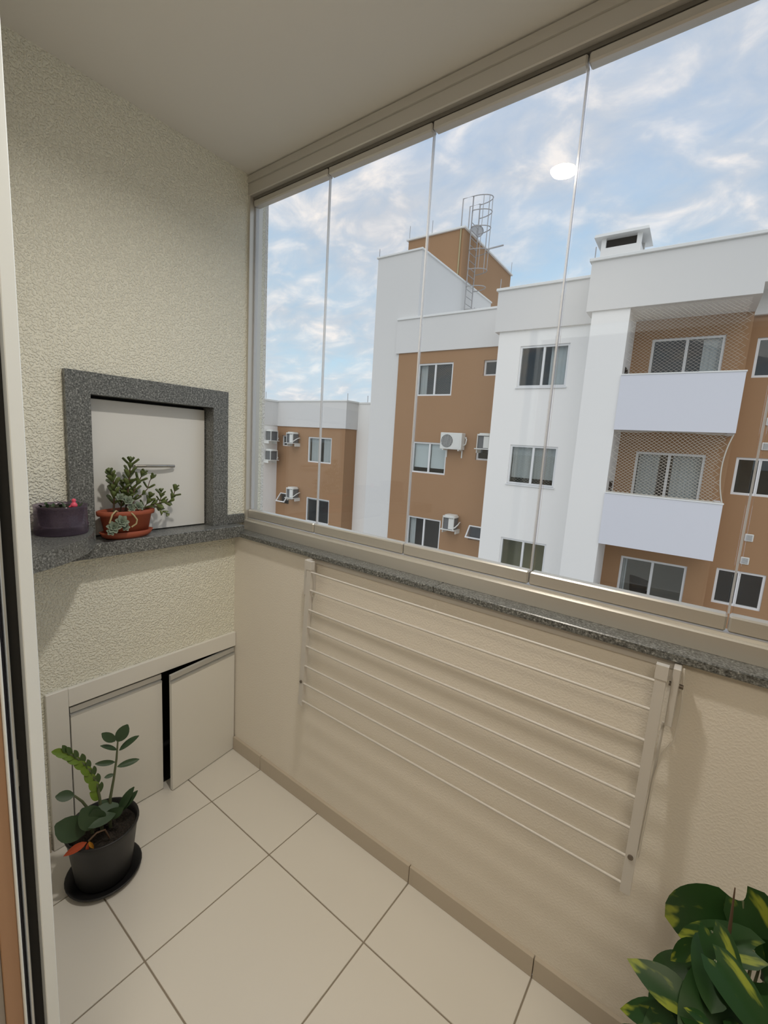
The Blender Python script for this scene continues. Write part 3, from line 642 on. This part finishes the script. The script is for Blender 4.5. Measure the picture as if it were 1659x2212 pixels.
def facade(name, m, u0, u1, z0, z1, v, holes=(), depth=0.10, parent=AB):
    mb = MB(); us = sorted({u0, u1, *[h[0] for h in holes], *[h[1] for h in holes]}); zs = sorted({z0, z1, *[h[2] for h in holes], *[h[3] for h in holes]})
    for a, b in zip(us, us[1:]):
        for c, d in zip(zs, zs[1:]):
            if any(h[0] <= a + 1e-6 and b <= h[1] + 1e-6 and h[2] <= c + 1e-6 and d <= h[3] + 1e-6 for h in holes): continue
            mb.box(a, b, v, v + depth + 0.1, c, d)
    return mb.build(name, m, parent)
def block(name, m, u0, u1, v0, v1, z0, z1, parent=AB): return MB().box(u0, u1, v0, v1, z0, z1).build(name, m, parent)
def coping(u0, u1, v0, v1, z, o=0.05, h=0.07): return MB().bbox(u0 - o, u1 + o, v0 - o, v1, z, z + h, 0.008).build('coping', 'ext_cap', AB)

def window(u0, u1, z0, z1, v, kind='slide', split=0.5, curtain=None, net=False, depth=0.05, sill=True, room=1.2, inside='ext_inside'):
    w = empty('window', ((u0 + u1) / 2, v + depth, z0), parent=AB); W2 = (u1 - u0) / 2; Hh = z1 - z0; t = 0.055
    fr = MB().box(-W2, -W2 + t, -0.02, 0.06, 0, Hh).box(W2 - t, W2, -0.02, 0.06, 0, Hh).box(-W2 + t, W2 - t, -0.02, 0.06, 0, t).box(-W2 + t, W2 - t, -0.02, 0.06, Hh - t, Hh)
    mu = -W2 + 2 * W2 * split
    if kind == 'slide': fr.box(mu - 0.03, mu + 0.03, -0.01, 0.05, t, Hh - t)
    if sill: fr.box(-W2 - 0.03, W2 + 0.03, -0.09, -0.02, -0.035, 0.0)
    fr.build('window_frame', 'ext_frame', w)
    if kind == 'slide':
        MB().box(-W2 + t, mu - 0.03, 0.005, 0.011, t, Hh - t).build('pane', 'far_glass', w)
        MB().box(mu + 0.03, W2 - t, 0.025, 0.031, t, Hh - t).build('pane', 'far_glass', w)
    elif kind == 'fixed':
        MB().box(-W2 + t, W2 - t, 0.015, 0.021, t, Hh - t).build('pane', 'far_glass', w)
    # dark room seen through the glass
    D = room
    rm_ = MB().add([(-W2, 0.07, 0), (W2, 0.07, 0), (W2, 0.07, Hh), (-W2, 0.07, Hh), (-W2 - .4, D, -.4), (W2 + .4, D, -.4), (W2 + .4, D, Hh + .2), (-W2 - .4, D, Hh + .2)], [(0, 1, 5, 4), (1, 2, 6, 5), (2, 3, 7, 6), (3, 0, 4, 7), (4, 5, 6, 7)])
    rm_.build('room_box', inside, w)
    for c in (curtain or ()):
        a, b, lo = c[0], c[1], (c[2] if len(c) > 2 else 0.0)
        a, b = -W2 + 2 * W2 * a, -W2 + 2 * W2 * b
        if len(c) > 3:
            MB().box(a, b, 0.11, 0.115, lo * Hh + 0.02, Hh - 0.05).build('roller_blind', 'blind', w)
        else:
            n = max(8, int((b - a) / 0.03)); vs = []; fs = []
            for i in range(n + 1):
                x = a + (b - a) * i / n; y = 0.13 + 0.022 * math.sin(i * 1.9) + 0.01 * math.sin(i * 0.7)
                vs += [(x, y, lo * Hh + 0.03), (x, y, Hh - 0.03)]
            for i in range(n): fs.append((2 * i, 2 * i + 2, 2 * i + 3, 2 * i + 1))
            MB().add(vs, fs, True).build('curtain', 'curtain', w)
    return w
zt = [4.50, 1.75, -1.00, -3.75]
H1 = 1.13

# --- block with the balconies (nearest)
facade('white_pier', 'ext_white', -1.21, -0.40, GZ, 4.97, -0.05, depth=0.10)
MB().box(-0.50, -0.40, 0.15, 1.2, GZ, 4.97).build('white_pier_side', 'ext_white', AB)
MB().box(-1.21, -1.10, 0.15, 1.2, GZ, 4.97).build('white_pier_side', 'ext_white', AB)
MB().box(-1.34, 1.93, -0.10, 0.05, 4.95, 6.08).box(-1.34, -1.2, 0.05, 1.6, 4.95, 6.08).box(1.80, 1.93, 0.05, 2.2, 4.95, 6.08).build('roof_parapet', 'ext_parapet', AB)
MB().box(-1.2, 1.80, 0.05, 1.6, 4.96, 5.10).build('roof_slab', 'ext_white', AB)
coping(-1.34, 1.93, -0.10, 0.08, 6.06)
doors = [(0.01, 1.48, z - 2.1, z) for z in zt[:3]]
facade('balcony_back_wall', 'ext_brown', -0.40, 1.87, GZ, 4.97, 1.2, doors, depth=0.08)
MB().box(1.83, 1.92, 1.21, 1.95, GZ, 4.97).build('balcony_corner_wall', 'ext_brown', AB)
for i, z in enumerate(zt):
    MB().box(-0.40, 1.89, -0.10, 0.02, z - 2.29, z - 1.05).box(1.77, 1.89, 0.02, 1.2, z - 2.29, z - 1.05).build('balcony_parapet', 'ext_lavender', AB)
    MB().bbox(-0.40, 1.905, -0.115, 0.035, z - 1.05, z - 1.02, 0.005).build('coping', 'ext_cap', AB)
    MB().box(-0.40, 1.77, 0.02, 1.2, z - 2.25, z - 2.10).build('balcony_slab', 'ext_white', AB)
window(0.01, 1.48, zt[0] - 2.1, zt[0], 1.2, curtain=[(0.72, 0.97)], sill=False)
window(0.01, 1.48, zt[1] - 2.1, zt[1], 1.2, curtain=[(0.05, 0.36), (0.56, 0.97)], sill=False)
wd = window(0.01, 1.48, zt[2] - 2.1, zt[2], 1.2, curtain=[(0.02, 0.10)], sill=False, room=2.4, inside='ext_inside_light')
# small dark barbecue openings on the pier side inside the balconies
for z in zt[:3]:
    MB().box(-0.405, -0.392, 0.35, 0.85, z - 1.20, z - 0.78).build('hatch_opening', 'shop_dark', AB)

# --- chimney hood on the roof
ch = empty('chimney', (-0.86, 0.62, 6.0), parent=AB)
MB().box(-0.43, 0.43, -0.22, 0.50, 0.0, 0.52).build('chimney_block', 'ext_white', ch)
for x in (-0.38, 0.38):
    for y in (-0.18, 0.46): MB().box(x - 0.05, x + 0.05, y - 0.04, y + 0.04, 0.52, 0.74).build('chimney_post', 'ext_white', ch)
MB().box(-0.36, 0.36, -0.10, 0.40, 0.52, 0.735).build('flue', 'dark', ch)
MB().add([(-0.58, -0.36, 0.74), (0.58, -0.36, 0.74), (0.58, 0.70, 0.74), (-0.58, 0.70, 0.74), (-0.56, -0.34, 0.81), (0.56, -0.34, 0.81), (0.56, 0.68, 0.81), (-0.56, 0.68, 0.81)],
         [(3, 2, 1, 0), (4, 5, 6, 7), (0, 1, 5, 4), (1, 2, 6, 5), (2, 3, 7, 6), (3, 0, 4, 7)]).build('chimney_cap', 'ext_cap', ch)

# --- white middle block
cw = [(-3.20, -1.86, z - H1, z) for z in zt]
facade('white_wall', 'ext_white', -3.86, -1.21, GZ, 4.97, 0.93, cw)
MB().box(-3.86, -3.70, 1.13, 2.4, GZ, 4.97).build('white_side_wall', 'ext_white', AB)
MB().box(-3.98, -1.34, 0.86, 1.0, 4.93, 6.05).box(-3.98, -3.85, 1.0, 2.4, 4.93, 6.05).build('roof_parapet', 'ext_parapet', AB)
coping(-3.98, -1.36, 0.86, 1.04, 6.04)
window(-3.20, -1.86, zt[0] - H1, zt[0], 0.93, curtain=[(0.62, 0.95)])
window(-3.20, -1.86, zt[1] - H1, zt[1], 0.93, curtain=[(0.04, 0.96, 0.14)])
window(-3.20, -1.86, zt[2] - H1, zt[2], 0.93, inside='ext_inside_olive')

# --- recessed brown wall with the white tower beside it
bw = [(-7.32, -5.92, z - 0.05 - 1.12, z - 0.05) for z in zt] + [(-4.82, -4.22, z - 0.05 - 0.50, z - 0.05) for z in zt]
facade('brown_wall', 'ext_brown', -8.18, -3.7, GZ, 4.90, 2.25, bw, depth=0.12)
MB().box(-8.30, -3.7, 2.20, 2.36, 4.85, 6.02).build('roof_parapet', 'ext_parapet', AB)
coping(-8.26, -3.9, 2.20, 2.40, 6.00, 0.04)
window(-7.32, -5.92, zt[0] - 1.17, zt[0] - 0.05, 2.25, curtain=[(0.04, 0.24)], sill=False)
window(-7.32, -5.92, zt[1] - 1.17, zt[1] - 0.05, 2.25, curtain=[(0.03, 0.5, 0.16, 1), (0.52, 0.97, 0.16, 1)], sill=False)
window(-7.32, -5.92, zt[2] - 1.17, zt[2] - 0.05, 2.25, curtain=[(0.04, 0.2)], sill=False)
for z in zt[:2]: window(-4.82, -4.22, z - 0.55, z - 0.05, 2.25, 'fixed', depth=0.09, sill=False)
# tilted open vent window
def tilt_window(u, v, z, wd_, hh, ang):
    w = empty('window', (u, v, z), parent=AB); m4 = Matrix.Rotation(-ang, 4, 'X'); t = 0.045
    mb = MB()
    for b in ((-wd_, -wd_ + t, -hh, 0), (wd_ - t, wd_, -hh, 0), (-wd_ + t, wd_ - t, -hh, -hh + t), (-wd_ + t, wd_ - t, -t, 0)): mb.box(b[0], b[1], -0.02, 0.02, b[2], b[3], m4)
    mb.build('window_frame', 'ext_frame', w)
    MB().box(-wd_ + t, wd_ - t, -0.004, 0.004, -hh + t, -t, m4).build('pane', 'far_glass', w)
    MB().box(-wd_, wd_, 0.10, 0.11, -hh - 0.02, 0.02).build('room_box', 'shop_dark', w)
tilt_window(-4.52, 2.27, zt[2] - 0.05, 0.30, 0.50, math.radians(38))

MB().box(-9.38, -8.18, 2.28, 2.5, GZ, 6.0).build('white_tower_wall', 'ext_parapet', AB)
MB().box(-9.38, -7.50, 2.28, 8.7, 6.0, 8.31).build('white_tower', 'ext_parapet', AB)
MB().bbox(-9.43, -7.45, 2.23, 8.7, 8.31, 8.37, 0.006).build('coping', 'ext_cap', AB)
MB().box(-10.1, -7.50, 5.35, 10.85, 8.38, 10.22).box(-9.3, -7.50, 8.72, 10.85, 5.8, 8.38).build('brown_tower', 'ext_brown', AB)
MB().bbox(-10.18, -7.42, 5.27, 10.93, 10.22, 10.29, 0.008).build('coping', 'ext_cap', AB)
MB().tube([(-7.62, 5.31, 8.38), (-7.62, 5.31, 10.2)], 0.03, 8).build('drain_pipe', 'stem_pale', AB)
MB().box(-8.2, -3.9, 2.36, 11, 5.6, 5.75).box(-3.9, 3.5, 1.0, 11, 5.5, 5.6).build('flat_roof', 'ext_cap', AB)

# --- right end
ew = [(2.09, 3.05, z - 0.90, z) for z in zt]
facade('brown_wall', 'ext_brown', 1.92, 9.0, GZ, 5.02, 1.75, ew, depth=0.12)
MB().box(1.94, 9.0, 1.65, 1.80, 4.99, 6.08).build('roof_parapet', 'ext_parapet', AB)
coping(1.99, 9.0, 1.65, 1.84, 6.06)
for z in zt[:3]: window(2.09, 3.05, z - 0.90, z, 1.75, split=0.48, sill=False)
def vent(u, z):
    o = MB().bbox(-0.085, 0.085, -0.02, 0.0, -0.09, 0.09, 0.012).build('wall_vent', 'ac_white', AB); o.location = (u, 1.745, z)
    for k in range(5): MB().box(-0.06, 0.06, -0.026, -0.02, -0.062 + k * 0.027, -0.047 + k * 0.027).build('slat', 'ac_grey', o)
for z in zt[:3]:
    vent(2.595, z + 0.85 if z < 4 else z + 0.36); 
for z in zt[1:3]: vent(2.595, z + 0.28)

# --- far left wing
aw = [(-13.26, -11.84, z - 0.09 - 1.14, z - 0.09) for z in zt[1:]] + [(-14.98, -14.40, z - 0.09 - 0.50, z - 0.09) for z in zt[1:]]
facade('brown_wall', 'ext_brown', -15.3, -11.1, GZ, 2.09, 2.9, aw, depth=0.12)
MB().box(-11.24, -11.1, 3.12, 3.7, GZ, 2.09).build('brown_side_wall', 'ext_brown', AB)
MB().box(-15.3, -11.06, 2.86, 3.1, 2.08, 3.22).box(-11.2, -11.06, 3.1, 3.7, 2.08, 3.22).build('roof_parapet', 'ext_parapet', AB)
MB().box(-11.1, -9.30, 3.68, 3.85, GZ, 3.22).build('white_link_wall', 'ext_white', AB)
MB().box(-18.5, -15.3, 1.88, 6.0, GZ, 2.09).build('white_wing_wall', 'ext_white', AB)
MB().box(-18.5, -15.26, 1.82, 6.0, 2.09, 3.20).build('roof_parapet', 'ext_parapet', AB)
MB().bbox(-15.3, -11.02, 2.82, 3.14, 3.21, 3.27, 0.006).box(-11.2, -11.02, 3.14, 3.7, 3.21, 3.27).box(-11.02, -9.4, 3.64, 3.88, 3.20, 3.26).box(-18.5, -15.22, 1.78, 6.0, 3.19, 3.26).build('coping', 'ext_cap', AB)
MB().box(-15.3, -11.2, 3.1, 8, 2.5, 2.6).box(-11.2, -9.3, 3.85, 8, 2.5, 2.6).build('flat_roof', 'ext_cap', AB)
window(-13.26, -11.84, zt[1] - 1.23, zt[1] - 0.09, 2.9, curtain=[(0.06, 0.42), (0.58, 0.97)], sill=False)
window(-13.26, -11.84, zt[2] - 1.23, zt[2] - 0.09, 2.9, curtain=[(0.02, 0.98, 0.88, 1)], sill=False)
window(-14.98, -14.40, zt[1] - 0.59, zt[1] - 0.09, 2.9, 'fixed', depth=0.09, sill=False)
tilt_window(-14.70, 2.92, zt[2] - 0.09, 0.29, 0.50, math.radians(38))

# --- lightning rods standing on the copings
for u, v, z in ((-9.35, 2.3, 8.37), (-10.1, 5.4, 10.29), (-9.0, 5.4, 10.29), (-7.5, 10.85, 10.29), (-15.0, 1.9, 3.26), (-11.05, 2.9, 3.27), (-10.6, 3.7, 3.26), (-9.6, 3.7, 3.26), (-3.95, 0.9, 6.1), (-1.3, -0.05, 6.12)):
    MB().tube([(u, v, z), (u, v, z + (0.55 if z > 10 else 0.28))], 0.012, 6).build('lightning_rod', 'galv', AB)

# ------------------------------------------------------------------ roof ladder with safety cage
ld = empty('roof_ladder', LW(-7.36, 6.0, 5.76), DL, label='caged steel access ladder on the brown roof tower', cat='ladder')
lz = lambda z: z - 5.76
T_ = 0.024
for v, zt_ in ((-0.33, 11.50), (0.33, 11.50)):
    MB().tube([(0, v, 0.0), (0, v, lz(zt_)), (-0.45, v, lz(zt_)), (-0.45, v, lz(10.29))], T_, 6).build('rail', 'galv', ld)
for k in range(17):
    z = 0.3 + k * 0.28; MB().tube([(0, -0.33, z), (0, 0.33, z)], 0.014, 6).build('rung', 'galv', ld)
def hoop_pt(a): return (0.68 * math.sin(a), -0.36 * math.cos(a))
for z in (0.75, 1.45, 2.35, 3.0, 3.75, 4.6, 5.2, 5.72):
    pts = [(*hoop_pt(PI * k / 14), z) for k in range(15)]
    MB().tube(pts, 0.018, 6).build('cage_hoop', 'galv', ld)
for k in (3, 5, 7, 9, 11):
    x, y = hoop_pt(PI * k / 14); MB().tube([(x, y, 0.75), (x, y, 1.5)], 0.013, 6).build('cage_bar', 'galv', ld); MB().tube([(x, y, 3.0), (x, y, 5.72)], 0.013, 6).build('cage_bar', 'galv', ld)
ds = empty('satellite_dish', LW(-7.62, 6.75, 10.29), DL + 0.5, label='grey satellite dish on the brown tower beside the ladder', cat='satellite dish')
mb = MB().lathe([(0.0001, 0.06), (0.12, 0.045), (0.22, 0.015), (0.29, -0.02), (0.295, -0.02), (0.22, 0.0), (0.12, 0.03), (0.0001, 0.045)], 24)
rot = Matrix.Translation((0, 0, 0.38)) @ Matrix.Rotation(math.radians(78), 4, 'X') @ Matrix.Rotation(PI, 4, 'Y')
mb.v = [tuple(rot @ Vector(p)) for p in mb.v]; mb.build('reflector', 'dish', ds)
MB().tube([(0, 0.05, 0.0), (0, 0.05, 0.36)], 0.025, 8).build('mast', 'galv', ds)
MB().tube([(0, -0.02, 0.14), (0, -0.30, 0.28)], 0.012, 6).box(-0.03, 0.03, -0.34, -0.28, 0.26, 0.33).build('feed_arm', 'galv', ds)
an = empty('antenna_boom', LW(-7.55, 8.3, 10.29), DL, label='slanting antenna boom on the tower edge right of the ladder', cat='antenna')
MB().tube([(-0.1, 0, 0), (-0.1, 0, 0.25)], 0.02, 6).build('mast', 'galv', an)
MB().tube([(-0.15, -0.2, 0.18), (0.45, 0.25, 0.42)], 0.035, 6).build('boom', 'galv', an)

# ------------------------------------------------------------------ air conditioners
def split_ac(loc, label):
    o = empty('air_conditioner', loc, DL, label=label, cat='air conditioner', group='outdoor air conditioners on the building across')
    MB().bbox(-0.40, 0.40, -0.30, 0.0, 0.0, 0.56, 0.015).build('casing', 'ac_white', o)
    MB().lathe([(0.0001, 0.0), (0.20, 0.0), (0.215, 0.004), (0.215, 0.012)], 28).build('fan_opening', 'ac_dark', o).matrix_local = Matrix.Translation((-0.14, -0.303, 0.28)) @ Matrix.Rotation(PI / 2, 4, 'X')
    for k in range(9):
        x = -0.20 * 0.9 + k * 0.045; hh = math.sqrt(max(0.0, 0.205 ** 2 - x * x)); MB().box(-0.14 + x - 0.005, -0.14 + x + 0.005, -0.322, -0.312, 0.28 - hh, 0.28 + hh).build('grille_bar', 'ac_white', o)
    MB().box(0.12, 0.34, -0.306, -0.300, 0.06, 0.50).build('front_panel', 'ac_white', o)
    MB().tube([(0.40, -0.1, 0.15), (0.47, -0.1, 0.2), (0.48, -0.08, 0.36), (0.42, -0.04, 0.42), (0.42, 0.04, 0.42)], 0.022, 8).build('hose', 'ac_white', o)
    for x in (-0.28, 0.30): MB().box(x - 0.02, x + 0.02, -0.30, 0.045, -0.04, 0.0).box(x - 0.02, x + 0.02, 0.02, 0.045, -0.28, -0.04).build('bracket', 'ac_white', o)
    return o
def tower_ac(loc, rz, label, front=True):
    o = empty('air_conditioner', loc, rz, label=label, cat='air conditioner', group='outdoor air conditioners on the building across')
    def rr_box(mb, w, d, z0, z1, c):
        p = []
        for sx, sy, a0 in ((1, 1, 0), (-1, 1, 90), (-1, -1, 180), (1, -1, 270)):
            for k in range(5):
                a = math.radians(a0 + k * 22.5); p.append((sx * (w - c) + c * math.cos(a), -d + sy * (d - c) + c * math.sin(a)))
        return mb.prism(p, 'z', z0, z1)
    rr_box(MB(), 0.21, 0.20, 0.03, 0.44, 0.09).build('louvre_body', 'ac_dark', o)
    if front: MB().box(0.02, 0.195, -0.415, -0.20, 0.05, 0.42).build('front_panel', 'ac_white', o)
    for x in (-0.205, 0.205): MB().box(x - 0.012, x + 0.012, -0.405, -0.375, 0.03, 0.44).build('side_post', 'ac_white', o)
    mb = MB(); rr_box(mb, 0.24, 0.225, 0.44, 0.49, 0.12); rr_box(mb, 0.19, 0.19, 0.49, 0.525, 0.10); mb.build('top_cover', 'ac_white', o)
    MB().box(-0.27, 0.27, -0.45, 0.02, 0.0, 0.03).build('tray', 'ac_white', o)
    MB().box(0.23, 0.26, -0.30, 0.03, -0.12, 0.0).box(-0.26, -0.23, -0.30, 0.03, -0.12, 0.0).build('bracket', 'ac_white', o)
    MB().tube([(0.16, -0.40, 0.08), (0.26, -0.38, 0.12), (0.31, -0.25, 0.22), (0.27, -0.05, 0.27), (0.25, 0.03, 0.26)], 0.022, 8).build('hose', 'ac_white', o)
    return o
split_ac(LW(-5.62, 2.20, 1.50), 'boxy white outdoor air conditioner with a round fan grille on the brown wall')
tower_ac(LW(-5.42, 2.22, -1.27), DL, 'white air conditioner on the brown wall below the boxy one')
tower_ac(LW(-4.42, 2.22, 1.56), DL, 'air conditioner half hidden behind the white middle block')
tower_ac(LW(-14.02, 2.87, 1.30), DL, 'air conditioner beside the small window of the far left wing, upper storey')
tower_ac(LW(-13.92, 2.87, -1.22), DL, 'air conditioner above the tilted window of the far left wing, lower storey')
tower_ac(LW(-15.28, 2.35, 1.36), DL + PI / 2, 'upper of two air conditioners on the narrow white side wall', False)
tower_ac(LW(-15.28, 2.35, 0.46), DL + PI / 2, 'lower of two air conditioners on the narrow white side wall', False)

# ------------------------------------------------------------------ safety nets
def net(u0, u1, z0, z1, v, cell, rad, name_label, curve=0.0, hgt=None, edge=True):
    o = empty('safety_net', LW((u0 + u1) / 2, v, z0), DL, label=name_label, cat='net', group='safety nets on the building across')
    Wd, Hh = u1 - u0, z1 - z0; mb = MB(); slope = 0.72
    def warp(x, z):
        t = z / Hh; s = x / Wd
        return (x - Wd / 2 - curve * 4 * t * (1 - t) * max(0, (s - 0.55) / 0.45) ** 1.0, 0.0, z - 0.02 * math.sin(s * 9) * (1 if t > 0.9 else 0))
    for sg in (1, -1):
        span = Hh / slope; x0 = -span
        while x0 < Wd + span:
            pts = []
            for k in range(13):
                t = k / 12; x = x0 + sg * (t * span); z = t * Hh
                if 0 <= x <= Wd: pts.append(warp(x, z))
            if len(pts) > 1: mb.tube(pts, rad, 3, cap=False)
            x0 += cell
    mb.build('mesh', 'net_cord', o, kind='stuff')
    if edge:
        pts = [warp(Wd, Hh * k / 14) for k in range(15)]; MB().tube(pts, rad * 3.2, 5).build('edge_rope', 'net_cord', o)
        MB().tube([warp(Wd * k / 30, 0.01) for k in range(31)], rad * 2, 5).build('edge_rope', 'net_cord', o)
        MB().tube([warp(Wd * k / 30, Hh - 0.01) for k in range(31)], rad * 2, 5).build('edge_rope', 'net_cord', o)
net(-0.40, 1.87, 0.735, 2.20, -0.02, 0.098, 0.0042, 'diamond safety net sagging across the middle balcony', 0.11)
net(-0.40, 1.85, 3.485, 4.94, -0.02, 0.098, 0.0022, 'fine safety net across the top balcony', 0.0, edge=False)
net(-3.14, -1.92, 0.68, 1.69, 1.06, 0.098, 0.0030, 'safety net behind the frame of the middle white-block window', 0.0, edge=False)
net(-7.26, -5.98, 3.39, 4.39, 2.40, 0.098, 0.0020, 'safety net in the top window of the recessed brown wall', 0.0, edge=False)
# chairs seen through the lowest balcony door
def far_chair(u, v, z, rz, label):
    c = empty('chair', LW(u, v, z), DL + rz, label=label, cat='chair')
    MB().lathe([(0.0001, 0.98), (0.20, 0.98), (0.24, 1.04), (0.22, 1.04), (0.0001, 1.01)], 18).build('seat', 'shop_dark', c)
    mb = MB(); vs = []; fs = []
    for k in range(11):
        a = math.radians(-70 + 14 * k); vs += [(0.25 * math.sin(a), 0.25 * math.cos(a), 1.03), (0.29 * math.sin(a), 0.29 * math.cos(a), 1.38 + 0.12 * math.cos(a))]
    for k in range(10): fs.append((2 * k, 2 * k + 2, 2 * k + 3, 2 * k + 1))
    mb.add(vs, fs, True).build('backrest', 'shop_dark', c)
    for x in (-0.15, 0.15):
        for y in (-0.15, 0.15): MB().tube([(x, y, 0.0), (x * 0.8, y * 0.8, 0.99)], 0.015, 6).build('leg', 'shop_dark', c)
far_chair(0.50, 2.0, zt[2] - 2.1, 2.6, 'dark tall round-backed chair behind the lowest balcony door')
